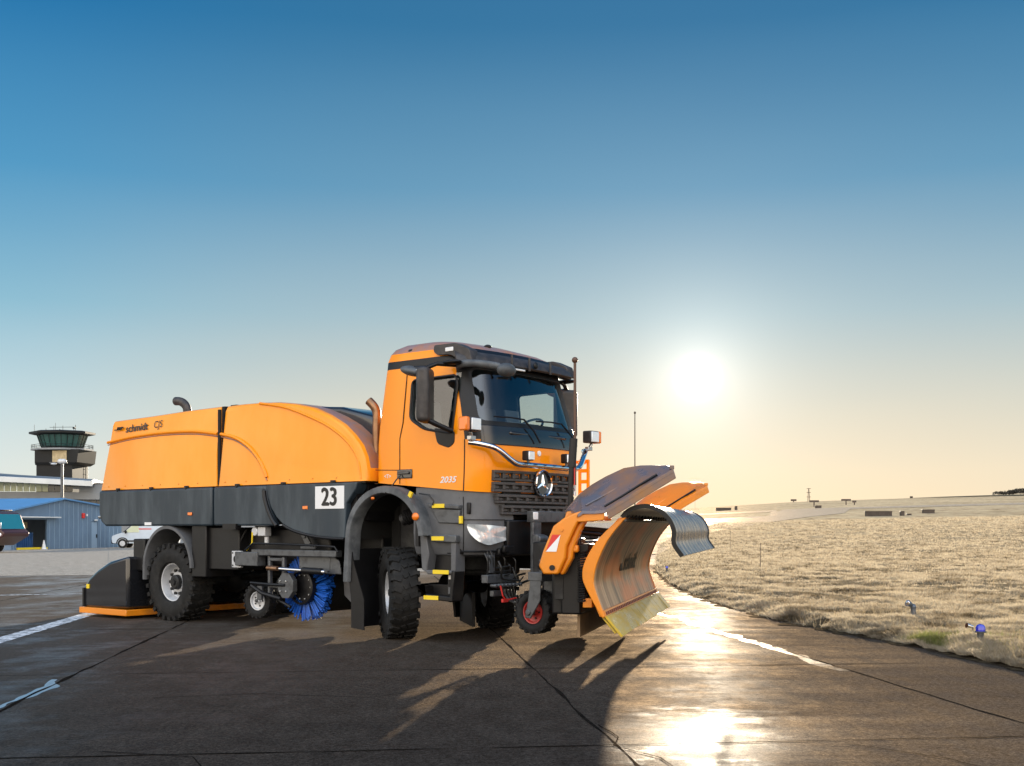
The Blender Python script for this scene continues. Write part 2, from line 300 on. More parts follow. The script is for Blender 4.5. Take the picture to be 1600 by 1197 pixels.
def dmat(name,c1,c2,scale=3):
    m=bpy.data.materials.new(name); m.use_nodes=True; nt=m.node_tree; N=nt.nodes; Lk=nt.links; tc=N.new('ShaderNodeTexCoord'); n=N.new('ShaderNodeTexNoise'); n.inputs['Scale'].default_value=scale; n.inputs['Detail'].default_value=8; n.inputs['Roughness'].default_value=.75; Lk.new(tc.outputs['Object'],n.inputs['Vector'])
    r=N.new('ShaderNodeValToRGB'); e=r.color_ramp.elements; e[0].position=.42; e[0].color=f2(c1); e[1].position=.56; e[1].color=f2(c2); Lk.new(n.outputs[0],r.inputs[0]); ground_shader(nt,r.outputs[0],None,None,.01,.002); return m
M['joint']=dmat('joint_filler',(.005,.005,.005),(.016,.014,.012),20); M['soil_shade']=dmat('soil_with_rim_shade',(.02,.015,.010),(.07,.055,.035),9)
M['water']=asphalt('wet_seam',(.02,.018,.016),(.03,.027,.024),.3,.45,.004,.05,.45)
M['paint']=dmat('worn_white_marking',(.14,.16,.18),(.62,.67,.72),7)
def sheet(name,pts,m,z,kind='structure'):
    b=B(); b.add([(x,y,z) for x,y in pts],[tuple(range(len(pts)))]); o=b.build(name,m,smooth=0,recalc=False); 
    if o.data.polygons[0].normal.z<0: o.data.flip_normals()
    return tag(o,kind=kind)
sheet('ground',[(-3000,-600),(3000,-600),(3000,4500),(-3000,4500)],'asphalt',0)
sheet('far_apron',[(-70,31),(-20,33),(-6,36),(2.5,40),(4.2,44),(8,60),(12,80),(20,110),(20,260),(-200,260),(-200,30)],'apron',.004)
def ribbon(name,pts,w,m,z,step=.15,jit=.5,wn=.5,seed=0,kind='structure'):
    pts=[Vector((*p,0)) for p in pts]; P=[]
    for a,b in zip(pts,pts[1:]):
        n=max(1,int((b-a).length/step)); P+=[a.lerp(b,i/n) for i in range(n)]
    P.append(pts[-1]); Lr=[];Rr=[]
    for i,p in enumerate(P):
        t=(P[min(i+1,len(P)-1)]-P[max(0,i-1)]).normalized(); q=Vector((-t.y,t.x,0))
        c=p+q*jit*w*noise.noise(Vector((i*step*.7,seed*3.1,0)))*2.0+q*.3*jit*w*noise.noise(Vector((i*step*5,seed,4)))
        k1=w/2*max(.15,1+wn*2.4*noise.noise(Vector((i*step*2.1,seed*7.7,9)))); k2=w/2*max(.15,1+wn*2.4*noise.noise(Vector((i*step*2.3,seed*5.7,19))))
        Lr.append(c+q*k1); Rr.append(c-q*k2)
    b=B(); n=len(P); b.add([(v.x,v.y,z) for v in Lr+Rr],[(i,i+1,n+i+1,n+i) for i in range(n-1)]); o=b.build(name,m,smooth=0,recalc=False)
    if o.data.polygons[0].normal.z<0: o.data.flip_normals()
    return tag(o,kind=kind)
def ab(a,b): # slab grid coords -> world
    x=(a-.112*b)/1.006; return ((a-.112*b)/1.0063,(b+.112*a)/1.0063)
for i,a in enumerate((-7.4,-2.96,1.51,4.62)):
    ribbon('slab_joint',[ab(a,k) for k in (1,34)],.022 if a!=-2.96 else .032,'joint',.0030,seed=i,jit=.45,wn=.8)
for i,b_ in enumerate((3.1,7.4,11.55,16.6,21,25.6,30)):
    ribbon('slab_joint',[ab(a,b_+.0*a) for a in (-16,5.6 if b_<20 else 5)],.020,'joint',.0040,seed=20+i,jit=.45,wn=.8)
for i,pts in enumerate(([(.62,8.3),(.72,7.8),(.66,7.5),(.92,7.1),(.98,6.6)],[(-3.0,9.6),(-2.2,9.9),(-1.2,9.6),(-.4,10.4)],[(2.2,7.6),(2.7,7.1),(2.9,6.5)],[(-2.6,7.3),(-2.0,7.1),(-1.7,6.4)],[(3.9,9.8),(4.5,9.5),(4.9,8.7)])):
    ribbon('pavement_crack',pts,.010,'joint',.0050,step=.05,jit=4,seed=40+i)
ribbon('wet_streak',[ab(4.58,11),ab(4.56,14),ab(4.57,20),ab(4.5,26)],.11,'water',.0020,step=.08,seed=61,wn=.9,jit=.9)
ribbon('wet_streak',[ab(-3.15,4),ab(-3.09,8),ab(-3.03,11.2)],.08,'water',.0020,step=.08,seed=62,wn=.9,jit=.9)
ribbon('lane_marking',[(-5.95,10),(-6.45,14.4),(-7.25,21.4)],.26,'paint',.0024,seed=64,jit=.02,wn=.04)
ribbon('lane_marking',[(-16,22.5),(-8.2,25.2),(-6,26)],.16,'paint',.0028,seed=65,jit=.02,wn=.04)
ribbon('lane_marking',[(-7.0,20.4),(-5.3,20.6),(-4,22.5)],.18,'paint',.0032,seed=66,jit=.02,wn=.04)
# ------------------------------------------------------------------ terrain
EDGE=[(-40,12.5),(-10,9),(0,7.2),(6,6.1),(8,5.75),(11.6,5.16),(14.36,4.79),(17.04,4.17),(20,3.98),(23.2,3.87),(29,4.05),(36.5,4.67),(45,5.7),(60,7.6),(80,10.3),(100,14.0),(150,25.5),(200,40),(230,52),(900,205),(1400,320)]
EY=np.array([e[0] for e in EDGE],float); EX=np.array([e[1] for e in EDGE],float)
def slope(ax): return np.interp(ax,[-.15,-.02,.02,.144,.244,.333,.42,.46,.7],[0,.0090,.0105,.0168,.0228,.0258,.0288,.0298,.036])
def hgt(X,Y):
    ax=X/np.maximum(Y,1); k=slope(np.clip(ax,-.2,.7)); d=np.maximum(0,Y-55); base=k*(900/845.)*np.sqrt(d*d+400)-k*(900/845.)*20
    e=np.interp(Y,EY,EX); t=np.clip((X-e)/.35,0,1); base=base+.0019*d*(1-np.exp(-d/200))*np.clip((ax+.15)/.17,0,1)
    return np.where(Y>900,base-(Y-900)*.05,base)+ .09*t
def lump(X,Y):
    return np.array([noise.noise(Vector((x*.9,y*.9,0)))*.05+noise.noise(Vector((x*3.3,y*3.3,5)))*.035+noise.noise(Vector((x*.18,y*.12,8)))*.045 for x,y in zip(X,Y)])
def terrain():
    Ys=np.concatenate([np.linspace(-30,8,20)[:-1],np.exp(np.linspace(math.log(8),math.log(1300),330))])
    us=np.concatenate([np.linspace(0,.02,8)[:-1],.02+.98*np.linspace(0,1,210)**1.7]); n=len(us)
    V=[]
    for y in Ys:
        e=np.interp(y,EY,EX)+.10*noise.noise(Vector((y*2.1,0,0)))+.05*noise.noise(Vector((y*7,3,0)))
        wid=30+1.0*max(y,0); X=e+us*wid; Y=np.full(n,y); Z=hgt(X,Y); t=np.clip((X-e)/.25,0,1)
        if y<160: Z=Z+(lump(X,Y)+.03)*t
        Z[0]-=.03; V+=list(zip(X,Y,Z))
    F=[(r*n+i,r*n+i+1,(r+1)*n+i+1,(r+1)*n+i) for r in range(len(Ys)-1) for i in range(n-1)]
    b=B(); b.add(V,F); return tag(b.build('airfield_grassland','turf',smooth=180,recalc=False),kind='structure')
def left_ground(name,ys,m,x0=lambda y:-.35*y,dz=.012):
    n=40; V=[]
    for y in ys:
        e=np.interp(y,EY,EX)+.15; xs=np.linspace(x0(y),e,n); z=hgt(xs,np.full(n,float(y))); z=np.minimum(z,z-.09*np.clip((xs-e+.15)/.35,0,1)); V+=list(zip(xs,[y]*n,z+dz))
    F=[(r*n+i,r*n+i+1,(r+1)*n+i+1,(r+1)*n+i) for r in range(len(ys)-1) for i in range(n-1)]; b=B(); b.add(V,F); return tag(b.build(name,m,smooth=180,recalc=False),kind='structure')
def turfmat():
    m=bpy.data.materials.new('frosted_turf'); m.use_nodes=True; nt=m.node_tree; N=nt.nodes; Lk=nt.links; b=N['Principled BSDF']
    tc=N.new('ShaderNodeTexCoord')
    def nse(scale,det=6,st=(1,1,1),rg=.6):
        mp=N.new('ShaderNodeMapping'); mp.inputs['Scale'].default_value=st; Lk.new(tc.outputs['Object'],mp.inputs[0])
        n=N.new('ShaderNodeTexNoise'); n.inputs['Scale'].default_value=scale; n.inputs['Detail'].default_value=det; n.inputs['Roughness'].default_value=rg; Lk.new(mp.outputs[0],n.inputs['Vector']); return n.outputs[0]
    a=nse(.5,8,(1,.45,1),.7); c=nse(9,6,rg=.7); w=nse(.03,5,(1,.4,1))
    r=N.new('ShaderNodeValToRGB'); e=r.color_ramp.elements; e[0].position=.34; e[0].color=(.08,.06,.035,1); e[1].position=.47; e[1].color=(.44,.35,.225,1); k=e.new(.40); k.color=(.24,.18,.11,1); k=e.new(.7); k.color=(.53,.44,.30,1); Lk.new(a,r.inputs[0])
    q=N.new('ShaderNodeMapRange'); q.inputs[1].default_value=.35; q.inputs[2].default_value=.65; q.inputs[3].default_value=.8; q.inputs[4].default_value=1.12; Lk.new(w,q.inputs[0])
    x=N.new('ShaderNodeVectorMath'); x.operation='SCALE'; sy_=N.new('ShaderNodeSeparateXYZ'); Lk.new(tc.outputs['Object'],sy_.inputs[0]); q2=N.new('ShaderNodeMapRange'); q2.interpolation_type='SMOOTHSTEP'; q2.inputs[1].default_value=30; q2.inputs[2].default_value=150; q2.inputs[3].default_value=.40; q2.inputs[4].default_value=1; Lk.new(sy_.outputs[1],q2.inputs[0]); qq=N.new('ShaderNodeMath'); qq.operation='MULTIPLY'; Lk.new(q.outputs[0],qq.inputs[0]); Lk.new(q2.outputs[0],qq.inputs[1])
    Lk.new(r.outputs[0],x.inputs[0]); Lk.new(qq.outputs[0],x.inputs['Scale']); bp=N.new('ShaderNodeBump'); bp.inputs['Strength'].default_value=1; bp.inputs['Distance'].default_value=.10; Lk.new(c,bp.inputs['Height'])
    b2=N.new('ShaderNodeBump'); b2.inputs['Strength'].default_value=1; b2.inputs['Distance'].default_value=.35; Lk.new(a,b2.inputs['Height']); Lk.new(b2.outputs[0],bp.inputs['Normal']); ground_shader(nt,x.outputs[0],None,bp.outputs[0],.02,.005)
    return m
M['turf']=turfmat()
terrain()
ribbon('turf_edge',[(float(np.interp(y,EY,EX))+.02,y) for y in np.linspace(3,60,90)],.30,'soil_shade',.008,step=.05,seed=80,jit=.25,wn=.75)  # dark strip: bare soil, plus shade of the turf rim painted in
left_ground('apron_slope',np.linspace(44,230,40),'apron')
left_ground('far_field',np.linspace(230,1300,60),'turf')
def blademat(name,c1,c2,tr):
    m=bpy.data.materials.new(name); m.use_nodes=True; nt=m.node_tree; N=nt.nodes; Lk=nt.links; N.clear()
    o=N.new('ShaderNodeOutputMaterial'); tc=N.new('ShaderNodeTexCoord'); n=N.new('ShaderNodeTexNoise'); n.inputs['Scale'].default_value=1.1; n.inputs['Detail'].default_value=6; n.inputs['Roughness'].default_value=.7; Lk.new(tc.outputs['Object'],n.inputs['Vector'])
    r=N.new('ShaderNodeValToRGB'); e=r.color_ramp.elements; e[0].position=.38; e[0].color=f2(c1); e[1].position=.52; e[1].color=f2(c2); Lk.new(n.outputs[0],r.inputs[0])
    d=N.new('ShaderNodeBsdfDiffuse'); t=N.new('ShaderNodeBsdfTranslucent'); x=N.new('ShaderNodeMixShader'); x.inputs[0].default_value=tr
    Lk.new(r.outputs[0],d.inputs[0]); Lk.new(r.outputs[0],t.inputs[0]); Lk.new(d.outputs[0],x.inputs[1]); Lk.new(t.outputs[0],x.inputs[2]); Lk.new(x.outputs[0],o.inputs[0]); return m
M['blade_frost']=blademat('frosted_blades',(.10,.075,.045),(.47,.395,.285),.5)
M['blade_green']=blademat('green_blades',(.05,.065,.015),(.20,.21,.07),.5)
def blades(name,X,Y,Hh,Wd,m,k=3,lean=.5):
    n=len(X); Z=hgt(X,Y)+np.where(Y<160,lump(X,Y)+.03,0)-.01
    X=np.repeat(X,k);Y=np.repeat(Y,k);Z=np.repeat(Z,k);Hh=np.repeat(Hh,k)*rng.uniform(.5,1.2,n*k);Wd=np.repeat(Wd,k); n*=k
    X=X+rng.normal(0,1,n)*Wd*1.5; Y=Y+rng.normal(0,1,n)*Wd*1.5
    a=rng.uniform(0,2*pi,n); la=rng.uniform(0,2*pi,n); ll=rng.uniform(.1,lean,n)*Hh*1.6
    v=np.empty((n,3,3)); v[:,0]=np.stack([X-np.cos(a)*Wd/2,Y-np.sin(a)*Wd/2,Z],1); v[:,1]=np.stack([X+np.cos(a)*Wd/2,Y+np.sin(a)*Wd/2,Z],1); v[:,2]=np.stack([X+np.cos(la)*ll,Y+np.sin(la)*ll,Z+Hh],1)
    me=bpy.data.meshes.new(name); me.vertices.add(3*n); me.vertices.foreach_set('co',v.ravel()); me.loops.add(3*n); me.loops.foreach_set('vertex_index',np.arange(3*n,dtype=np.int32)); me.polygons.add(n); me.polygons.foreach_set('loop_start',np.arange(0,3*n,3,dtype=np.int32)); me.update(calc_edges=True); me.materials.append(M[m])
    o=bpy.data.objects.new(name,me); C.objects.link(o); return o
def scatter(n,y0,y1,axmax,pw):
    Y=(y0**pw+(y1**pw-y0**pw)*rng.uniform(0,1,n))**(1/pw); e=np.interp(Y,EY,EX); X=e-.06+(np.maximum(axmax*Y-e,0.5))*rng.uniform(0,1,n); return X,Y
X,Y=scatter(230000,9.5,170,.50,-.40); g=np.array([.7*noise.noise(Vector((x*1.6,y*1.3,2)))+.45*noise.noise(Vector((x*5.5,y*4,7)))+.5*noise.noise(Vector((x*.35,y*.25,12))) for x,y in zip(X,Y)]); k=g>-.16; X=X[k];Y=Y[k]; g=g[k]
tag(blades('frosted_grass',X,Y,(.035+.085*np.clip(g+.2,0,1))*(Y/16)**.25,.0062*(Y/9),'blade_frost',3,.9),'short frosted grass blades covering the field beside the runway','grass',kind='stuff')
X=np.concatenate([4.95+rng.normal(0,.10,1000),5.4+rng.normal(0,.3,200)]);Y=np.concatenate([13.75+rng.normal(0,.20,1000),13.2+rng.normal(0,.5,200)])
k=X>np.interp(Y,EY,EX); X=X[k];Y=Y[k]
tag(blades('green_grass',X,Y,np.full(len(X),.10),np.full(len(X),.007),'blade_green',3,.7),'unfrosted green grass clump at the pavement edge','grass',kind='stuff')
X,Y=scatter(5200,9.5,60,.50,-.3); M['stalk']=blademat('dry_stalks',(.10,.07,.04),(.34,.27,.17),.4)
tag(blades('dry_stalks',X,Y,np.random.default_rng(3).uniform(.10,.24,len(X)),.0035*(Y/10),'stalk',2,.6),'taller dry brown stalks scattered through the frosted grass','grass',kind='stuff')
def overlay(name,rows,m,dz):
    # rows: (Y, Xleft, Xright)
    V=[];F=[];n=24
    for y,a,b in rows:
        xs=np.linspace(a,b,n); zs=hgt(xs,np.full(n,float(y)))+dz; V+=list(zip(xs,[y]*n,zs))
    F=[(r*n+i,r*n+i+1,(r+1)*n+i+1,(r+1)*n+i) for r in range(len(rows)-1) for i in range(n-1)]
    b=B(); b.add(V,F); return tag(b.build(name,m,smooth=180,recalc=False),kind='structure')
M['taxi']=asphalt('pale_taxiway',(.20,.175,.14),(.34,.30,.24),.55,.75,.004,.05)
overlay('runway',[(y,.02*y,.9*y) for y in np.linspace(300,345,10)],'taxi',.06)
M['fallow']=dmat('fallow_ground',(.07,.07,.05),(.12,.11,.085),.05)
overlay('far_fallow_field',[(y,.34*y+(890-y)*.4,.9*y) for y in np.linspace(640,893,14)],'fallow',.3)
overlay('taxiway',[(y,np.interp(y,EY,EX)-.6,np.interp(y,EY,EX)+np.interp(y,[60,120,200,300],[0.2,3,12,20])) for y in np.linspace(60,300,40)],'taxi',.05)
# ================================================================== TRUCK
TH=math.atan2(-.623,.782)
T=empty('airport_sweeper_truck',(-.8769,15.682,0),TH,label='orange airport sweeper truck with a raised snow plough, dark side skirts and number 23 plate',cat='truck')
def arc(cx,cz,rx,rz,a0,a1,n): return [(cx+rx*math.cos(R(a0+(a1-a0)*i/n)),cz+rz*math.sin(R(a0+(a1-a0)*i/n))) for i in range(n+1)]
def rrect(pts,r,n=6):
    # round the corners of a polygon
    out=[]; K=len(pts)
    for i in range(K):
        p=Vector(pts[i]); a=Vector(pts[i-1]); b=Vector(pts[(i+1)%K]); rr=min(r,(a-p).length*.45,(b-p).length*.45)
        p0=p+(a-p).normalized()*rr; p1=p+(b-p).normalized()*rr
        for k in range(n+1):
            t=k/n; q=p0*(1-t)**2+p*2*t*(1-t)+p1*t*t; out.append((q.x,q.y))
    return out
# ---------------- cab shell
ZK=[1.55,1.86,2.13,2.50,2.72,3.42,3.46,3.56,3.66,3.73,3.79,3.83,3.85]
def ip(z,v): return float(np.interp(z,ZK,v))
XF=[1.52,1.54,1.555,1.56,1.52,1.34,1.33,1.29,1.20,1.05,.85,.62,.35]
HW=[1.13,1.15,1.15,1.15,1.14,1.065,1.06,1.05,1.02,.97,.85,.62,.30]
XR=[-.24,-.24,-.24,-.235,-.22,-.17,-.165,-.16,-.14,-.10,-.03,.06,.16]
def outline(z,off=0,inner=False):
    xf=ip(z,XF)+off; hw=ip(z,HW)+off; xr=ip(z,XR)-off; rx=.40 if z<3.6 else .34; ry=.36; bow=.055
    xs=xf-bow-rx; side=[(xr+.04,-hw+.03) ,(xr+.10,-hw)]+[(xr+.10+(xs-xr-.10)*t,-hw) for t in (.25,.5,.75,1)]
    cor=[(xs+rx*math.sin(R(a)),-(hw-ry)-ry*math.cos(R(a))) for a in (10,18,25,35,45,55,65,75,83)]
    yc=hw-ry; fr=[(xf-bow*(y*y),y*yc) for y in (-1,-.8,-.6,-.4,-.2,0)]
    half=[(xr,-hw+.10)]+side+cor+fr
    return half+[(x,-y) for x,y in reversed(half[:-1])]
NH=len(outline(2)); IA=9  # index of the 25 degree column = a-pillar/door edge
def cabshell():
    def loft(zs,off):
        rs=[]
        for z in zs:
            o=outline(z,off); zz=[z]*len(o)
            if z==1.86: zz=[1.985-.088*x if x<1.45 else 1.985-.088*1.45 for x,y in o]
            rs.append([(x,y,q) for (x,y),q in zip(o,zz)])
        return rs
    zs=[1.86,2.13,2.30,2.50,2.72,2.95,3.18,3.42,3.46,3.56,3.61,3.66,3.73,3.79,3.83,3.85]
    b=B(); rs=loft(zs,0); b.rings(rs,0)
    n=len(rs[0]); 
    for k in range(len(zs)-1):
        for i in range(n):
            z0=zs[k]; fr=IA<=i<NH-IA-1
            m=0
            if (z0>=3.46 or (fr and z0>=3.42)) and z0<3.56: m=1
            elif z0>=3.66: m=2
            elif fr and z0>=2.50: m=1
            b.m[k*n+i]=m
    b.m[-1]=2
    out=b.build('cab',['orange','black','roof','interior'],None,smooth=30)
    bi=B(); bi.rings([[(x,y,z) for x,y in outline(z,-.07)] for z in (2.1,2.5,2.72,3.0,3.42,3.56)],3); inn=bi.build('tmp_inner',['orange','black','roof','interior'],None)
    cut=[]
    c=B(); wp=rrect([(-.985,2.735),(.985,2.735),(.93,3.385),(-.93,3.385)],.09); c.prism(wp,'x',1.0,2.2,3); cut.append(c.build('tmp_a',['orange','black','roof','interior'],None,smooth=0))
    c=B(); c.prism(rrect([(-.80,2.80),(.80,2.80),(.80,3.32),(-.80,3.32)],.08),'x',-.5,.1,3); cut.append(c.build('tmp_c',['orange','black','roof','interior'],None,smooth=0))
    for s in (-1,1):
        c=B(); dp=rrect([(.37,3.29),(.375,2.80),(.62,2.66),(1.10,2.57),(1.135,3.20),(1.10,3.30)],.075); c.prism(dp,'y',s*.9,s*1.4,3); cut.append(c.build('tmp_b',['orange','black','roof','interior'],None,smooth=0))
    for q in [inn]+cut:
        m=out.modifiers.new('b','BOOLEAN'); m.operation='DIFFERENCE'; m.object=q; m.solver='EXACT'
    dg=bpy.context.evaluated_depsgraph_get(); me=bpy.data.meshes.new_from_object(out.evaluated_get(dg)); out.modifiers.clear(); out.data=me; out.parent=T
    for q in [inn]+cut: bpy.data.objects.remove(q)
    me.polygons.foreach_set('use_smooth',[True]*len(me.polygons)); me.set_sharp_from_angle(angle=R(28))
    return out,wp,dp
cab,wp,dp=cabshell()
def patch(b,z0,z1,i0,i1,off,nz=3,m=0,thick=.02,shape=None):
    # a panel following the cab outline between columns i0..i1
    rs=[];ri=[]
    for k in range(nz+1):
        z=z0+(z1-z0)*k/nz; o=outline(z,off); p=outline(z,off-thick); rs.append([(*o[i],z) for i in range(i0,i1+1)]); ri.append([(*p[i],z) for i in range(i0,i1+1)])
    n=i1-i0+1; V=[p for r in rs for p in r]+[p for r in ri for p in r]; K=(nz+1)*n; F=[]
    for k in range(nz):
        for i in range(n-1): a=k*n+i; F+=[(a,a+1,a+n+1,a+n),(K+a,K+a+n,K+a+n+1,K+a+1)]
    for i in range(n-1): F+=[(i,K+i,K+i+1,i+1),(nz*n+i,nz*n+i+1,K+nz*n+i+1,K+nz*n+i)]
    for k in range(nz): F+=[(k*n,(k+1)*n,K+(k+1)*n,K+k*n),(k*n+n-1,K+k*n+n-1,K+(k+1)*n+n-1,(k+1)*n+n-1)]
    b.add(V,F,m)
def frontx(y,z,off=0):
    o=outline(z,off); ys=[p[1] for p in o]; xs=[p[0] for p in o]; h=len(o)//2; return float(np.interp(-abs(y),ys[2:h+1],xs[2:h+1]))
# glazing
b=B(); nz=8; ys=np.linspace(-.99,.99,25)
rs=[[(frontx(y,z,-.028),y*(1.0-.055*(z-2.72)/.7),z) for y in ys] for z in np.linspace(2.72,3.40,nz)]
b.rings(rs,0,closed=False,cap=False); b.build('windscreen','glass',cab,smooth=180)
for s in (-1,1):
    b=B(); rs=[[(x,s*(ip(z,HW)-.03),z) for x in (.34,.75,1.16)] for z in (2.54,2.72,3.0,3.33)]; b.rings(rs,0,closed=False,cap=False); b.build('door_window','glass',cab,smooth=180)
    # rubber surround of the door window
    b=B(); b.tube([(x,s*(ip(z,HW)+.002),z) for x,z in dp+[dp[0]]],.016,8); b.build('window_seal','black',cab)
b=B(); b.box((-.17,0,3.06),(.008,1.64,.56)); b.build('rear_window','glass',cab)
# door shut lines and lower black triangle under window
for s in (-1,1):
    b=B(); b.tube([(.215,s*(ip(z,HW)+.001),z) for z in (1.98,2.2,2.5,2.56)]+[(.26,s*(ip(2.7,HW)+.001),2.75),(.27,s*(ip(3.4,HW)+.001),3.42)],.007,6)
    b.build('door_gap','dark',cab); b=B(); b.tube([(outline(z)[IA][0],s*(-outline(z,.001)[IA][1]),z) for z in (1.87,2.1,2.3,2.5)],.007,6)
    b.build('door_gap','dark',cab); b=B(); b.tube([(-.22,s*1.151,2.17),(.21,s*1.151,2.155)],.005,6)
    b.build('door_gap','dark',cab)
    b=B(); b.prism(rrect([(.80,2.66),(1.14,2.60),(1.14,2.46),(1.05,2.40),(.86,2.46)],.04),'y',s*1.10,s*1.158); b.build('mirror_base','black',cab,bevel=.008)
    # handle
    b=B(); b.box((.305,s*1.158,2.105),(.26,.02,.115)); b.box((.30,s*1.175,2.115),(.20,.03,.035)); b.build('door_handle','gloss',cab,bevel=.012)
b=B(); b.tube([(.26,-1.18,2.09),(.24,-1.24,2.03),(.20,-1.30,1.93),(.13,-1.33,1.86)],.008,6); b.build('charging_cable','cable',cab)
text('model_lettering','2035',.105,'white',cab,(1.03,-1.153,2.01),SIDE,bold=.003,shear=.3,sx=1.25)
text('model_lettering','<T>',.07,'white',cab,(.0,-1.152,2.08),SIDE,bold=.001)
# roof visor
b=B(); rs=[]; prof=[(3.435,.10),(3.455,.135),(3.52,.13),(3.575,.09),(3.59,.045),(3.565,.01),(3.47,.02)]
i0,i1=IA,NH-IA-1
for i in range(i0,i1+1):
    ring=[]
    for z,of in prof:
        o=outline(min(z,3.55),of)[i]; ring.append((*o,z+(.02 if i in(i0,i1) else 0)))
    rs.append(ring)
b.rings(rs,0)
for s in (-1,1):
    b.prism(rrect([(.74,3.70),(1.10,3.695),(1.32,3.60),(1.36,3.45),(1.20,3.47),(1.0,3.56),(.80,3.57),(.73,3.62)],.03),'y',s*.93,s*1.085)
for y in (-.45,-.1,.35): b.box((1.487-.02*abs(y),y,3.50),(.03,.022,.17))
b.build('sun_visor','visor',cab,bevel=.006)
b=B(); b.box((1.0,-1.09,3.625),(.13,.012,.05)); b.build('marker_lamp','white',cab,bevel=.006); b=B(); b.box((1.46,-.28,3.415),(.03,.22,.022)); b.build('marker_lamp','white',cab,bevel=.006)
b=B(); b.ell((1.495,.02,3.50),(.02,.045,.045)); b.build('roof_fitting','black',cab); b=B(); b.ell((1.0,-.35,3.745),(.05,.045,.028)); b.build('roof_fitting','black',cab); b=B(); b.ell((.25,-.98,3.68),(.05,.03,.03)); b.build('roof_fitting','black',cab)
# lower windscreen panel air slots
for y in (-.35,.42):
    b=B(); b.box((1.545-.02,y,2.60),(.05,.42,.05)); b.build('air_slot','gloss',cab,bevel=.02)
b=B(); patch(b,2.44,2.68,IA+3,NH-IA-4,.012,m=0); b.build('front_black_panel','gloss',cab,bevel=.01)
# wipers
for y0,y1 in ((-.05,-.85),(.75,-.0)):
    b=B(); b.tube([(1.62,y0,2.50),(1.60,y0-.10,2.64),(1.56,y0-.26,2.78)],.012,6); b.tube([(1.56,y0-.26,2.78),(1.545,(y0+y1)/2-.1,2.79),(1.50,y1+.02,2.785)],.011,6); b.build('wiper','black',cab)
# front grille: slatted rows with pockets
def grillerow(z0,z1,y0,y1,npk,off=.05,skip=None):
    b=B(); Y=np.linspace(y0,y1,npk+1); xx=lambda y,z,o=0: frontx(y,min(max(z,1.56),2.2),o)
    for a,c in zip(Y,Y[1:]):
        g=.022; zc=(z0+z1)/2; h=z1-z0; x0=lambda y:frontx(y,2.0,0)
        # frame bars
        P=[(x0(a),a),(x0(c),c)]
        def slab(ya,yb,za,zb,o0,o1,m=0):
            V=[]
            for (y,z) in ((ya,za),(yb,za),(yb,zb),(ya,zb)):
                V.append((x0(y)+o1,y,z))
            for (y,z) in ((ya,za),(yb,za),(yb,zb),(ya,zb)): V.append((x0(y)+o0,y,z))
            b.add(V,[(0,1,2,3),(7,6,5,4),(0,4,5,1),(1,5,6,2),(2,6,7,3),(3,7,4,0)],m)
        slab(a,c,z1-.035,z1,-.03,off); slab(a,c,z0,z0+.03,-.03,off*.8); 
        slab(a,a+g,z0+.03,z1-.035,-.03,off*.9); slab(c-g,c,z0+.03,z1-.035,-.03,off*.9)
        slab(a+g,c-g,z0+.03,z1-.035,-.03,.004,0)
        slab(a+g+.015,c-g-.05,z0+.04,z1-.05,.0,off*.55); slab(c-g-.045,c-g-.02,z0+.035,z1-.04,.0,.010,1)
    return b
for (z0,z1,y0,y1,n) in ((2.0,2.13,-.86,.86,10),(1.865,1.985,-.86,.86,10),(1.725,1.835,-.80,.80,9),(1.585,1.70,-.72,.72,8)):
    grillerow(z0,z1,y0,y1,n).build('grille',['grille','dark'],cab,smooth=0,bevel=.006)
b=B(); 
for z,w in ((1.99,.70),(1.85,.68),(1.71,.62)): b.box((1.50,0,z),(.06,2*w,.05))
b.box((1.44,0,1.83),(.05,1.5,.6)); b.build('grille_backing','dark',cab)
# emblem
b=B(); c0=Vector((1.60,.0,1.985)); b.lathe([(0,.172),(.025,.172),(.036,.162),(.025,.15),(0,.15)],c0+Vector((.02,0,0)),(1,0,0),40,0)
b.lathe([(-.03,.168),(.018,.168),(.018,.001)],c0,(1,0,0),40,1)
for k in range(3):
    a=R(90+120*k); d=Vector((0,math.cos(a),math.sin(a))); p=Vector((0,-d.z,d.y)); x0=c0+Vector((.02,0,0))
    tip=x0+d*.156; w1=x0+p*.022+d*.010; w2=x0-p*.022+d*.010; top=x0+Vector((.035,0,0)); b.add([tip,w1,w2,top,x0],[(0,1,3),(0,3,2),(1,4,3),(4,2,3),(0,2,4,1)],0)
b.build('star_emblem',['chrome','gloss'],cab,smooth=25)
b=B(); b.lathe([(0,.035),(.012,.033),(.016,.001)],(1.56,.0,2.37),(1,0,0),20); b.build('hood_badge','white',cab)
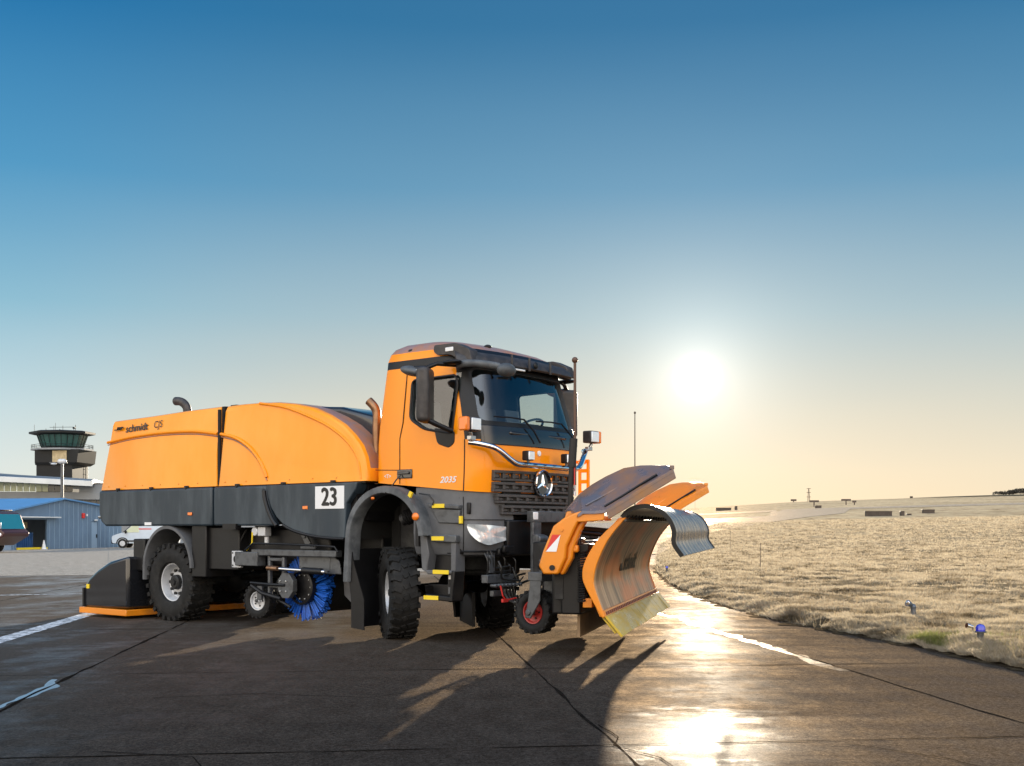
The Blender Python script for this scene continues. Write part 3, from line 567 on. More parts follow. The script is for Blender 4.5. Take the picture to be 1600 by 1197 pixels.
# orange corner below grille side and bumper
b=B()
def lowz(k): return [1.05,1.10,1.30,1.52,1.84][k]
rs=[]
for z,of in ((1.06,-.10),(1.09,-.02),(1.2,.02),(1.36,.035),(1.52,.03),(1.66,.012),(1.80,-.012),(1.93,-.02)):
    o=outline(max(z,1.56),of); rs.append([(x,y,z-(0 if z<1.8 else .0)) for x,y in o[4:NH-4]])
inn=[[(x-.12*(1 if x>1 else .2),y*.86,z) for x,y,z in r] for r in rs]
for s0,s1 in ((0,len(rs[0])//2-3),(len(rs[0])//2+3,len(rs[0])-1)):
    n=s1-s0+1; a=[r[s0:s1+1] for r in rs]; c=[r[s0:s1+1] for r in inn]; V=[p for r in a for p in r]+[p for r in c for p in r]; K=len(a)*n; F=[]
    for k in range(len(a)-1):
        for i in range(n-1): q=k*n+i; F+=[(q,q+1,q+n+1,q+n),(K+q,K+q+n,K+q+n+1,K+q+1)]
    for i in range(n-1): F+=[(i,K+i,K+i+1,i+1),((len(a)-1)*n+i,(len(a)-1)*n+i+1,K+(len(a)-1)*n+i+1,K+(len(a)-1)*n+i)]
    for k in range(len(a)-1): F+=[(k*n,(k+1)*n,K+(k+1)*n,K+k*n),(k*n+n-1,K+k*n+n-1,K+(k+1)*n+n-1,(k+1)*n+n-1)]
    b.add(V,F,0)
b.build('bumper','grey',cab,bevel=.01)
def onface(i,z,of): o=outline(max(z,1.56),of); return o[i]
for s in (-1,1):
    def pp(i,z,of): q=onface(i,z,of); return (q[0],q[1]*(1 if s<0 else -1),z)
    b=B(); b.tube([pp(IA,z,o_) for z,o_ in ((1.80,-.010),(1.66,.014),(1.52,.032),(1.36,.037),(1.2,.022),(1.1,-.015))],.006,6); b.build('bumper_gap','dark',cab)
    b=B(); b.tube([pp(i,1.52,.033) for i in range(IA,IA+9)],.006,6); b.build('bumper_gap','dark',cab)
    b=B(); b.tube([pp(i,1.135,.0) for i in range(IA-2,IA+9)],.012,6); b.build('bumper_lip','black',cab)
    b=B(); q=pp(IA+1,1.66,.02); b.box(q,(.05,.04,.14)); b.build('grab_recess','black',cab,bevel=.012)
b=B(); b.box((1.50,0,1.30),(.16,1.3,.44)); b.box((1.42,0,1.12),(.2,1.5,.10)); b.build('bumper_centre','black',cab,bevel=.02)
for s in (-1,1):
    b=B(); V=[]; 
    poly=rrect([(.30,1.475),(.30,1.40),(.42,1.25),(.60,1.20),(.66,1.25),(.99,1.24),(1.06,1.46)],.03)
    # headlight follows the corner: parameter = distance along outline from door edge
    o=outline(1.56,.060); pts=[Vector(p) for p in o[6:NH//2+1]]; acc=[0]
    for p,q in zip(pts,pts[1:]): acc.append(acc[-1]+(q-p).length)
    def onout(sv): 
        x=np.interp(sv,acc,[p.x for p in pts]); y=np.interp(sv,acc,[p.y for p in pts]); return float(x),float(y)
    hp=rrect([(.20,1.47),(.24,1.36),(.34,1.26),(.48,1.205),(.62,1.235),(.80,1.27),(.84,1.43),(.5,1.455)],.05)
    f=[(*onout(sv),z) for sv,z in hp]; bk=[(x-.05,y*.94,z) for x,y,z in f]; n=len(f)
    cz=sum(p[2] for p in f)/n; cc=(*onout(.5),cz); cc=(cc[0]+.012,cc[1]-.008,cz)
    V=f+bk+[cc]; F=[(i,(i+1)%n,2*n) for i in range(n)]+[((i+1)%n,i,n+i,n+(i+1)%n) for i in range(n)]
    V=[(x,y if s<0 else -y,z) for x,y,z in V]; b.add(V,F); b.build('headlight','hlens',cab,smooth=60)
    b=B(); q=onout(.80); b.box((q[0]+.01,(q[1])*(1 if s<0 else -1),1.16),(.05,.2,.09)); b.build('fog_lamp_bezel','black',cab,bevel=.015)
# chrome light bar
b=B(); LB=[(1.42,-1.22,2.45),(1.52,-1.12,2.43),(1.62,-.93,2.38),(1.68,-.72,2.25),(1.70,-.60,2.205),(1.72,-.4,2.20),(1.73,0,2.195),(1.72,.45,2.19),(1.70,.62,2.195),(1.68,.74,2.24),(1.60,.93,2.36),(1.50,1.12,2.45),(1.42,1.2,2.47)]
def smoothpath(P,n=6):
    P=[Vector(p) for p in P]; out=[]
    for i in range(len(P)-1):
        p0=P[max(i-1,0)];p1=P[i];p2=P[i+1];p3=P[min(i+2,len(P)-1)]
        for k in range(n):
            t=k/n; out.append(.5*((2*p1)+(-p0+p2)*t+(2*p0-5*p1+4*p2-p3)*t*t+(-p0+3*p1-3*p2+p3)*t**3))
    out.append(P[-1]); return out
b.tube(smoothpath(LB),.036,16); 
for y in (-.45,.45): b.box((1.64,y,2.20),(.12,.05,.03))
b.build('light_bar','chrome',cab)
b=B()
for y in np.linspace(-.55,.6,7): b=B(); b.cyl((1.762,y,2.205),(1.768,y+.05,2.205),.006,6); b.build('bar_clip','black',cab)
def lamp(name,c,d,face,body,parent,yaw=0):
    rot=Matrix.Rotation(yaw,3,'Z'); b=B(); b.box(c,d,0,rot); o=b.build(name,body,parent,bevel=.018,seg=3)
    f=B(); f.box(Vector(c)+rot@Vector((d[0]/2+.004,0,0)),(.014,d[1]*.86,d[2]*.86),0,rot); f.build('lamp_lens',face,o,bevel=.01); return o
b=None
for y in (-.43,.38):
    o=lamp('work_lamp',(1.72,y,2.315),(.10,.135,.12),'lens','black',cab); s=B(); s.cyl((1.72,y,2.22),(1.72,y,2.26),.02,10); s.build('lamp_bracket','steel',o)
for s in (-1,1):
    rot=.1*s; c=(1.50,s*1.25,2.66)
    o=lamp('indicator_headlamp',c,(.14,.20,.165),'lens','visor',cab,yaw=0)
    a=B(); a.box((1.50,s*1.385,2.66),(.13,.075,.165)); a.build('indicator_lens','amber',o,bevel=.018)
    a=B(); a.tube([(1.50,s*1.27,2.57),(1.49,s*1.24,2.52),(1.46,s*1.2,2.47)],.022,8); a.box((1.48,s*1.23,2.50),(.06,.10,.05)); a.build('lamp_bracket','pin',o,bevel=.005)
# mirrors
for s in (-1,1):
    b=B(); rot=Matrix.Rotation(R(-s*28),3,'Z'); b.box((.93,s*1.45,3.03),(.16,.34,.67),0,rot); m=b.build('side_mirror','visor',cab,bevel=.055,seg=4)
    g=B(); g.box(Vector((.93,s*1.45,3.03))+rot@Vector((-.078,0,.1)),(.006,.24,.40),0,rot); g.build('mirror_glass','chrome',m,bevel=.002)
    g=B(); g.tube([(.98,s*1.45,2.72),(1.06,s*1.33,2.66),(1.13,s*1.18,2.60)],.032,10); g.build('mirror_arm','black',m); g=B(); g.tube([(.95,s*1.45,3.36),(1.0,s*1.32,3.42),(1.12,s*1.08,3.42)],.028,10); g.tube([(.93,s*1.45,3.36),(.80,s*1.50,3.36)],.03,10); g.build('mirror_arm','black',m)
    k=B(); k.ell((.74,s*1.48,3.335),(.17,.12,.062),0,12,Matrix.Rotation(R(14),3,'Y')); k.build('kerb_mirror','fender',m)
    k=B(); k.ell((1.13,s*1.2,3.44),(.16,.07,.03)); k.build('mirror_hinge','black',m)
b=B(); b.tube(smoothpath([(1.15,-1.07,3.42),(1.32,-1.12,3.42),(1.52,-1.06,3.40),(1.66,-.92,3.37)]),.046,14); b.ell((1.72,-.86,3.33),(.10,.14,.085),0,14); b.build('front_mirror','fender',cab)
# aerial-like ladder rail at far front corner (orange guard)
b=B()
for x in (1.24,1.38): b.box((x,1.36,2.05),(.04,.03,.62))
for z in (1.76,1.91,2.06,2.21,2.34): b.box((1.31,1.36,z),(.16,.028,.05))
b.box((1.32,1.26,2.32),(.05,.2,.04)); b.box((1.32,1.26,1.75),(.05,.2,.04)); b.build('side_guard','orange',cab,bevel=.005)
# interior
b=B(); b.rings([[(x,y*.98,z) for x,y in ((.9,-1),(1.28,-1.02),(1.42,-.6),(1.44,0),(1.42,.6),(1.28,1.02),(.9,1))] for z in (2.2,2.66)]); 
b.box((1.20,-.02,2.72),(.30,.7,.10)); b.build('dashboard','interior',cab,bevel=.03)
for y in (-.58,.58):
    b=B(); b.box((.42,y,2.42),(.5,.5,.16)); b.box((.16,y,2.78),(.16,.48,.62),0,Matrix.Rotation(R(-8),3,'Y'));  b.build('seat','interior',cab,bevel=.05,seg=3)
b=B(); ax=Vector((-.5,0,.86)).normalized(); cc=Vector((.92,.58,2.76)); u=Vector((0,1,0)); v=ax.cross(u)
b.tube([cc+u*.23*math.cos(2*pi*k/28)+v*.23*math.sin(2*pi*k/28) for k in range(29)],.016,8); b.tube([cc-v*.0-u*.22,cc,cc+u*.22],.018,6); b.cyl(cc,cc-ax*.3,.03,10); b.build('steering_wheel','interior',cab)
b=B(); b.box((1.10,.02,2.86),(.03,.28,.18),0,Matrix.Rotation(R(-12),3,'Y')); b.cyl((1.12,.02,2.7),(1.10,.02,2.8),.02,8); b.build('control_screen','interior',cab,bevel=.01)
b=B(); b.box((.55,0,2.08),(1.2,2.0,.06)); b.build('cab_floor','interior',cab)
# exhaust snorkel behind cab
b=B(); b.tube(smoothpath([(-.40,-.95,2.0),(-.40,-.95,2.75),(-.40,-.95,2.93),(-.43,-.97,3.02),(-.50,-1.0,3.10)]),.058,14); b.build('exhaust_stack','bronze',T)
b=B(); b.tube([(-.40,.9,2.0),(-.40,.9,2.9),(-.44,.92,3.02)],.055,14); b.box((-.35,0,2.3),(.12,1.7,.9)); b.build('air_intake','black',T,bevel=.02)
# ---------------- wheels
def wheel(name,loc,Rd,wd,ang,outer=-1,rimr=.29,rimm='rimgrey',lugs=26,parent=T,big=True):
    e_loc=Vector(loc)
    h=wd/2; b=B(); sw=Rd-rimr
    prof=[(-h*.62,rimr),(-h*.86,rimr+.02),(-h*1.0,rimr+sw*.35),(-h*.99,rimr+sw*.62),(-h*.84,Rd*.965),(-h*.70,Rd*.985),(h*.70,Rd*.985),(h*.84,Rd*.965),(h*.99,rimr+sw*.62),(h*1.0,rimr+sw*.35),(h*.86,rimr+.02),(h*.62,rimr)]
    b.lathe(prof,(0,0,0),(0,1,0),56,0,closedprof=True)
    for k in range(lugs):
        for s in (-1,1):
            a=2*pi*(k+(.5 if s>0 else 0))/lugs; lw=2*pi*Rd/lugs*.50
            rot=Matrix.Rotation(-a,3,'Y')
            b.box(rot@Vector((0,s*h*.55,Rd*.985)),(lw,h*.62,.032*Rd/.6),0,rot@Matrix.Rotation(s*.35,3,'Z'),taper=.9)
            b.box(rot@Vector((0,s*h*.92,Rd*.952)),(lw*.9,h*.20,.07*Rd/.6),0,rot,taper=.85)
        a=2*pi*(k+.25)/lugs; rot=Matrix.Rotation(-a,3,'Y'); b.box(rot@Vector((0,0,Rd*.985)),(lw*.9,h*.32,.032*Rd/.6),0,rot@Matrix.Rotation(.5,3,'Z'),taper=.9)
    o=b.build(name,'rubber',parent,smooth=40); o.location=loc; o.rotation_euler=(0,0,ang)
    s=outer; r=B(); 
    if big:
        r.lathe([(s*h*.60,rimr*1.02),(s*h*.68,rimr*1.0),(s*h*.66,rimr*.95),(s*h*.42,rimr*.90),(s*h*.10,rimr*.84),(s*h*.02,rimr*.74),(s*h*.10,rimr*.62),(s*h*.22,rimr*.54),(s*h*.22,rimr*.001)],(0,0,0),(0,1,0),44)
        r.lathe([(-s*h*.7,rimr*1.0),(-s*h*.3,rimr*.9),(0,rimr*.86)],(0,0,0),(0,1,0),44)
        for k in range(10):
            a=2*pi*k/10; r.cyl((math.cos(a)*rimr*.63,s*h*.12,math.sin(a)*rimr*.63),(math.cos(a)*rimr*.63,s*h*.30,math.sin(a)*rimr*.63),.024,8,1)
        r.lathe([(s*h*.15,rimr*.40),(s*h*.50,rimr*.38),(s*h*.58,rimr*.30),(s*h*.58,rimr*.001)],(0,0,0),(0,1,0),28,1)
        r.lathe([(s*h*.55,rimr*.17),(s*h*.68,rimr*.15),(s*h*.68,.001)],(0,0,0),(0,1,0),20,1)
    else:
        r.lathe([(s*h*.62,rimr*1.02),(s*h*.75,rimr),(s*h*.72,rimr*.9),(s*h*.45,rimr*.82),(s*h*.35,rimr*.5),(s*h*.4,rimr*.3),(s*h*.75,rimr*.24),(s*h*.78,.001)],(0,0,0),(0,1,0),32)
        for k in range(5):
            a=2*pi*k/5; r.cyl((math.cos(a)*rimr*.55,s*h*.3,math.sin(a)*rimr*.55),(math.cos(a)*rimr*.55,s*h*.5,math.sin(a)*rimr*.55),.012,8,1)
    r.build('rim',[rimm,'under'],o,smooth=35)
    return o
ST=R(-36)
wheel('wheel',(0.02,-.98,.585),.585,.37,ST,-1)
wheel('wheel',(0.02,.98,.585),.585,.40,ST,1)
wheel('wheel',(-4.60,-1.02,.59),.59,.42,0,-1)
wheel('wheel',(-4.60,1.02,.59),.59,.42,0,1)
# ---------------- chassis
b=B()
for y in (-.42,.42): b.box((-2.6,y,1.02),(7.6,.09,.28))
for x in (-5.8,-4.6,-3.2,-1.8,-.6,.8): b.box((x,0,1.0),(.12,.9,.2))
b.cyl((0,-.75,.60),(0,.75,.60),.09,14); b.cyl((-4.6,-.8,.60),(-4.6,.8,.60),.11,14); b.ell((-4.6,0,.62),(.26,.24,.24)); b.ell((0,.1,.62),(.2,.2,.22)); b.cyl((-4.6,0,.62),(-1.2,0,.9),.06,12)
b.build('chassis_frame','under',T,bevel=.01)
b=B(); b.box((.55,0,1.45),(1.5,1.5,.7)); b.box((.5,.0,1.0),(1.0,.7,.4)); b.build('engine','under',T,bevel=.05)
# underbody boxes between the axles
b=B(); b.box((-3.45,-.95,1.12),(.95,.45,.62)); b.box((-3.85,-.98,1.08),(.35,.5,.78)); b.build('battery_box','black',T,bevel=.015)
b=B(); b.box((-2.75,-.72,1.22),(.8,.06,.46)); 
for i in range(14):
    for j in range(5): b.cyl((-3.1+i*.05,-.755,1.12+j*.06),(-3.1+i*.05,-.745,1.12+j*.06),.010,6,1)
b.build('perforated_panel',['under','dark'],T)
b=B(); b.box((-2.2,-.2,1.15),(1.9,1.6,.55)); b.box((-1.3,.2,1.2),(1.4,1.7,.5)); b.build('suction_fan_housing','black',T,bevel=.04)
# ---------------- hopper
def hwid(z): return float(np.interp(z,[2.0,2.2,2.7,3.05,3.25],[1.25,1.25,1.225,1.18,1.14]))
def hopper(name,poly,m,edge=.10,label=None,mt2='roof'):
    # poly in (x,z), upper surface rolls over into the roof; built as rings across y
    b=B(); n=len(poly); 
    zmin=min(p[1] for p in poly)
    def ring(y,ins):
        out=[]
        for i,(x,z) in enumerate(poly):
            p=Vector(poly[i-1]);q=Vector(poly[(i+1)%n]); t=(q-p).normalized(); nn=Vector((-t.y,t.x)) # inward
            k=1 if z>zmin+.05 else 0
            yy=math.copysign(max(0,abs(y)-(1.25-hwid(z))),y) 
            out.append((x+nn.x*ins*k*SGN,yy,z+nn.y*ins*k*SGN))
        return out
    ar=sum(poly[i-1][0]*poly[i][1]-poly[i][0]*poly[i-1][1] for i in range(n)); SGN=1 if ar>0 else -1
    rs=[ring(-1.25,edge),ring(-1.245,edge*.55),ring(-1.22,edge*.22),ring(-1.17,edge*.05),ring(-1.05,0),ring(-.5,-.0),ring(0,0),ring(.5,0),ring(1.05,0),ring(1.17,edge*.05),ring(1.22,edge*.22),ring(1.245,edge*.55),ring(1.25,edge)]
    b.rings(rs,0)
    K=len(rs)-1
    for k in range(3,K-3):
        for i in range(n): 
            if poly[i][1]>zmin+.3 or poly[(i+1)%n][1]>zmin+.3: b.m[k*n+i]=1
    return b.build(name,[m,mt2],T,smooth=32,label=label)
rear=[(-6.40,2.03),(-3.40,2.03),(-3.40,2.5),(-3.40,3.12),(-3.42,3.215),(-4.2,3.205),(-5.2,3.175),(-6.17,3.155),(-6.215,3.08),(-6.23,2.84),(-6.30,2.5)]
h1=hopper('rear_hopper_cover',rear,'orange_dust',.045)
fr=[(-3.345,2.03),(-.285,2.03),(-.275,2.12)]+[(-.285,2.2),(-.33,2.35),(-.42,2.5),(-.56,2.64),(-.78,2.80),(-1.06,2.935),(-1.4,3.06),(-1.8,3.145),(-2.2,3.195),(-2.6,3.215),(-3.0,3.22),(-3.30,3.215),(-3.345,3.12),(-3.345,2.5)]
h2=hopper('front_hopper_cover',fr,'orange_dust',.085)
# black tank top beyond the arch and tarpaulin
b=B(); rs=[[(x,y,z) for x,z in ((-2.6,2.4),(-.5,2.2),(-.36,2.4),(-.36,2.70),(-.6,2.92),(-1.2,3.08),(-2.0,3.14),(-2.6,3.14))] for y in (-.85,-.5,0,.5,.95)]
b.rings(rs); b.build('water_tank','gloss',T,bevel=.06,seg=4)
b=B(); b.box((-3.37,0,2.6),(.06,2.3,1.2)); b.box((-3.372,-1.215,2.60),(.05,.03,1.1)); b.box((-3.26,-1.0,3.205),(.14,.10,.04)); b.build('hopper_gap_seal','dark',T)
# raised ribs on the side
def rib(name,pts,parent,r=.024):
    b=B(); P=smoothpath([(x,0,z) for x,z in pts],8); P=[(p.x,-hwid(p.z)-.004,p.z) for p in P]; b.tube(P,r,8)
    P2=[(x,y+.004,z-.040) for x,y,z in P]; b.tube(P2,.009,6,1); 
    return b.build(name,['orange','roof'],parent)
rib('pressed_rib',[(-6.27,2.80),(-5.6,2.86),(-4.8,2.885),(-4.0,2.865),(-3.42,2.80)],h1)
rib('pressed_rib',[(-3.34,2.79),(-3.0,2.72),(-2.7,2.585),(-2.48,2.42),(-2.33,2.24),(-2.27,2.13)],h2)
# smooth arch shoulder
b=B(); P=smoothpath([(x,0,z) for x,z in ((-2.55,3.19),(-2.0,3.10),(-1.5,2.95),(-1.05,2.78),(-.70,2.58),(-.48,2.36),(-.40,2.15),(-.39,2.06))],8); 
P=[(p.x,-hwid(p.z)+.010,p.z) for p in P]; b.tube(P,.02,8); b.build('arch_flange','orange',h2)
hf=lambda q,k: Vector((q.x,-hwid(q.z)-.006-k,q.z+(q.x+5.5)*.03))
text('maker_lettering','schmidt',.165,'text',h1,(-5.50,0,3.00),SIDE,bold=.005,sx=1.15,fn=hf)
text('maker_lettering','CJS',.155,'text',h1,(-4.93,0,3.005),SIDE,sx=1.05,fn=hf)
b=B()
for k in range(3):
    x=-6.03+k*.05; b.prism([(x,2.985),(x+.022,2.985),(x+.05,3.035),(x+.028,3.035)],'y',-1.216,-1.198)
b.prism([(-6.10,2.985),(-6.06,2.985),(-6.04,3.0),(-6.08,3.0)],'y',-1.216,-1.198); b.prism([(-5.885,3.01),(-5.86,3.01),(-5.85,3.035),(-5.875,3.035)],'y',-1.216,-1.198); b.build('maker_mark','text',h1)
# latches, rivets and small plates on the covers
for x in (-5.9,-5.0,-4.1,-2.9,-1.9,-.9):
    b=B(); b.box((x,-1.268,2.035),(.09,.02,.035)); b.box((x,-1.28,2.02),(.03,.015,.05)); b.build('cover_latch','black',h1 if x<-3.4 else h2,bevel=.004)
for x in list(np.arange(-6.2,-3.5,.47))+list(np.arange(-3.2,-.4,.47)):
    b=B(); b.lathe([(0,.011),(.004,.010),(.007,.001)],(x,-1.250,2.085),(0,-1,0),8); b.build('rivet','plow',h1 if x<-3.4 else h2)
# exhaust on roof
b=B(); EXX=-1.02; P=smoothpath([(x+EXX,y,z+.0) for x,y,z in ((-4.05,-.55,3.16),(-4.06,-.55,3.32),(-4.10,-.57,3.40),(-4.17,-.60,3.445),(-4.27,-.62,3.455))]); n=len(P); b.tube(P,.068,14,0); b.tube(list(reversed(P))[:6],.060,14,1,cap=True); b.cyl(P[-1],P[-1]+Vector((-.012,-.002,0)),.058,14,1); b.build('exhaust_pipe',['visor','dark'],h1)
# ---------------- side skirts
def skirt(name,poly,y0=-1.285,y1=-1.20,m='skirt',bev=.03):
    b=B(); b.prism(poly,'y',y0,y1); return b.build(name,m,T,bevel=bev,seg=3,smooth=40)
s1=skirt('rear_skirt',[(-6.42,2.015),(-3.475,2.015),(-3.475,1.45),(-6.24,1.45),(-6.36,1.52),(-6.42,1.66)])
s2=skirt('middle_skirt',[(-3.43,2.015),(-2.25,2.015),(-2.22,1.85),(-2.16,1.68),(-2.08,1.54),(-2.02,1.45),(-3.43,1.45)])
poly=[(-2.24,2.015),(-.42,2.015),(-.44,1.93),(-.62,1.74),(-.645,1.285),(-.66,1.285),(-.9,1.29),(-1.2,1.31),(-1.45,1.345),(-1.68,1.395),(-1.88,1.47),(-2.02,1.57),(-2.13,1.70),(-2.20,1.85)]
s3=skirt('front_skirt',poly,-1.292,-1.1)
b=B(); b.tube(smoothpath([(-2.27,-1.30,1.93),(-2.245,-1.305,1.83),(-2.18,-1.305,1.68),(-2.08,-1.305,1.53),(-2.0,-1.30,1.45)]),.030,10); b.ell((-2.27,-1.305,1.93),(.035,.02,.035)); b.build('curved_trim','black',s3)
b=B(); b.tube(smoothpath([(x,-1.285,z-.008) for x,z in poly[5:11]]),.022,8); b.build('lower_trim','black',s3)
b=B(); b.box((-1.6,-1.15,1.75),(2.2,.12,.5)); b.box((-5.0,0,1.74),(2.7,2.35,.52)); b.box((-3.0,0,1.76),(1.4,2.35,.48)); b.box((-1.35,0,1.76),(1.9,2.2,.48)); b.box((-3.4,0,2.022),(6.1,2.42,.03)); b.build('hopper_base','black',T)
b=B(); b.box((-6.40,-1.2,1.60),(.05,.10,.08)); b.cyl((-6.43,-1.22,1.60),(-6.50,-1.22,1.60),.03,12,1); b.build('rear_fitting',['black','pin'],s1)
b=B(); b.box((-.935,-1.296,1.825),(.56,.006,.30)); pl=b.build('number_plate','white',s3,bevel=.001)
text('plate_number','23',.33,'text',pl,(-.935,-1.301,1.822),SIDE,bold=.014,sx=.95)
for x,z,s in ((-3.98,1.63,s1),(-1.42,1.695,s3)):
    b=B(); b.box((x,-1.294,z),(.10,.014,.045)); b.build('side_marker','amber',s,bevel=.006)
b=B(); b.box((-5.05,-1.29,1.485),(.17,.008,.045)); b.build('skirt_label','white',s1)
b=B(); b.box((-3.02,-1.27,1.44),(.30,.1,.08)); b.build('skirt_bracket','black',s2)
# ---------------- fenders
def arch(name,cx,r,w,y0,y1,zc,a0,a1,rz=None,m='fender',lip=.09,tailz=None,tailx=0,parent=T):
    rz=rz or r; o=[]; i=[]
    A=[a0+(a1-a0)*k/24 for k in range(25)]
    out=[(cx+(r+w)*math.cos(R(a)),zc+(rz+w)*math.sin(R(a))) for a in A]; inn=[(cx+r*math.cos(R(a)),zc+rz*math.sin(R(a))) for a in A]
    if tailz: out.append((out[-1][0]+tailx,tailz)); inn.append((inn[-1][0]+tailx,tailz))
    b=B(); rs=[]
    for (ox,oz),(ix,iz) in zip(out,inn):
        rs.append([(ox,y1,oz),(ox,y0+.03,oz),(ox*.9+ix*.1,y0,oz*.9+iz*.1),(ox*.15+ix*.85,y0,oz*.15+iz*.85),(ix,y0+.02,iz),(ix,y1,iz)])
    b.rings(rs); return b.build(name,m,parent,smooth=40)
arch('front_fender',.09,.60,.10,-1.33,-1.14,1.28,4,180,.575,tailz=.72,tailx=-.04)
arch('front_fender',.09,.60,.10,.85,1.33,1.28,4,180,.575)
arch('rear_fender',-4.60,.57,.06,-1.27,-.75,.80,2,178,.60,m='grey',tailz=.62)
arch('rear_fender',-4.60,.57,.06,.75,1.27,.80,2,178,.60,m='grey')
b=B(); b.box((-5.36,-1.1,1.0),(.30,.3,.50)); b.build('rear_storage_box','black',T,bevel=.02)
# mud flaps
b=B(); b.prism([(-.60,1.15),(-.60,.85),(-.50,.13),(-.44,.13),(-.53,.85),(-.53,1.15)],'y',-1.28,-.72); b.build('mud_flap','black',T,bevel=.008); b=B(); b.prism([(-.60,1.15),(-.60,.85),(-.50,.14),(-.46,.14),(-.54,.85),(-.54,1.15)],'y',.70,1.28); b.build('mud_flap','black',T)
b=B(); b.prism([(-.54,1.2),(-.535,.12),(-.30,.10),(-.30,.5),(-.5,1.0)],'y',-1.285,-1.27); b.build('mud_flap','black',T)
# wheel-well: inner liner, damper
b=B(); rs=[]
for k in range(17):
    a=R(0+180*k/16); rs.append([(.09+.615*math.cos(a),y,1.28+.592*math.sin(a)) for y in (-1.20,-.55)]+[(.09+.635*math.cos(a),y,1.28+.61*math.sin(a)) for y in (-.55,-1.20)])
b.rings(rs); b.box((.1,-.60,1.45),(1.1,.04,.9)); b.build('wheel_arch_liner','dark',T)
b=B(); 
for k in range(9): b.lathe([(0,.09),(.012,.105),(.024,.09)],(.16+.028*k,-.98+.01*k,1.55+.012*k),(1,.2,.4),16)
b.cyl((.10,-.98,1.52),(.45,-.9,1.68),.08,16); b.build('air_spring','under',T)
b=B(); b.box((.60,-1.12,1.40),(.05,.25,.42),0); 
b.build('step_bracket','under',T)
b=B(); b.ell((.66,-1.335,1.56),(.055,.03,.05)); b.build('side_reflector','amber',T); b=B(); b.ell((-.12,-1.30,1.80),(.03,.02,.02)); b.build('side_reflector','amber',T)
b=B(); b.box((.53,-1.29,1.83),(.05,.03,.08),0,Matrix.Rotation(.5,3,'Y')); b.build('wheel_wedge','yellow',T)
# ---------------- entry steps
st=B(); 
st.prism([(.62,1.86),(1.20,1.80),(1.20,1.60),(1.18,1.45),(1.22,1.10),(.98,1.10),(.96,1.42),(.72,1.50),(.66,1.60)],'y',-1.12,-.80,0)
st.prism([(.72,1.73),(1.24,1.70),(1.24,1.645),(.76,1.675)],'y',-1.20,-1.05,1)
st.prism([(.76,1.665),(1.24,1.64),(1.24,1.47),(.90,1.48)],'y',-1.18,-1.10,1)
st.prism([(.78,1.345),(1.22,1.33),(1.22,1.24),(.82,1.25)],'y',-1.22,-1.04,1)
st.prism([(.62,1.36),(.72,1.36),(.78,1.1),(.74,.87),(.66,.90),(.64,1.1)],'y',-1.22,-1.02,2)
st.prism([(.66,1.09),(1.20,1.10),(1.19,.92),(1.16,.86),(.76,.86),(.68,.93)],'y',-1.08,-1.02,0)
st.prism([(.68,.90),(.76,.845),(1.18,.86),(1.20,.90)],'y',-1.22,-1.02,2)
st.prism([(1.12,1.32),(1.20,1.32),(1.20,.88),(1.12,.88)],'y',-1.20,-1.02,2)
st.prism([(.60,.70),(.70,.70),(.72,.54),(1.10,.52),(1.17,.52),(1.18,.72),(1.20,.90),(1.14,.90),(1.12,.58),(.74,.60)],'y',-1.22,-1.02,0)
st.prism([(.62,.72),(1.18,.72),(1.16,.56),(.70,.56)],'y',-1.06,-1.02,0)
st.prism([(1.00,.90),(1.05,.90),(1.05,.60),(1.00,.60)],'y',-1.12,-1.08,2)
so_=st.build('entry_steps',['black','steel','grey'],T,bevel=.012)
for x,z,w in ((.92,1.692,.20),(.93,1.292,.20),(.98,.880,.26),(.82,.56,.24)):
    b=B(); b.box((x,-1.226 if z<1.6 else -1.204,z),(w,.008,.05)); b.build('step_edge_strip','yellow',so_)
b=B(); b.box((1.26,-1.17,1.52),(.04,.03,.09)); b.build('step_edge_strip','yellow',so_)
b=B(); b.tube([(.60,-1.20,1.85),(.78,-1.22,1.83),(.86,-1.22,1.75),(.84,-1.22,1.70)],.010,6); b.build('cable_loop','cable',so_)
b=B(); b.box((1.10,-1.125,.78),(.16,.01,.17)); b.box((1.06,-1.135,.815),(.06,.006,.05),1); b.build('step_plate',['black','white'],so_)
text('step_lettering','KFL',.04,'white',so_,(1.12,-1.135,.73),SIDE)
# mid apron behind front axle (rubber)
b=B(); b.box((.05,.35,.33),(.04,1.1,.46),0,Matrix.Rotation(R(50),3,'Z')); b.build('rubber_apron','black',T)
# front hoses and couplings
b=B(); rr=random.Random(3)
for k in range(11):
    x=1.50+rr.uniform(-.1,.12); y=rr.uniform(-.98,-.45); z=rr.uniform(.70,1.0)
    b.tube(smoothpath([(x,y,z+.15),(x+.05,y,z+rr.uniform(.0,.1)),(x+.02,y+.06,z-rr.uniform(.05,.2)),(x+.1,y+.18+rr.uniform(0,.2),z-rr.uniform(.0,.15))]),rr.choice((.009,.013)),6)
for k in range(4): b.tube(smoothpath([(1.52,-.75+.07*k,.80),(1.66,-.70+.07*k,.52-.03*k),(2.0,-.62+.05*k,.58),(2.20,-.65,.95),(2.35,-.95,1.08)]),.014,8)
b.build('hydraulic_hose','cable',T)
b=B(); 
for k in range(8): b.cyl((1.55,-.95+.07*k,.72),(1.64,-.95+.07*k,.72),.022,8)
b.box((1.50,-.72,.80),(.10,.58,.10)); b.box((1.52,-.70,.62),(.06,.40,.07)); b.box((1.48,-.86,.98),(.04,.10,.22)); b.build('coupling_block','steel',T,bevel=.006)
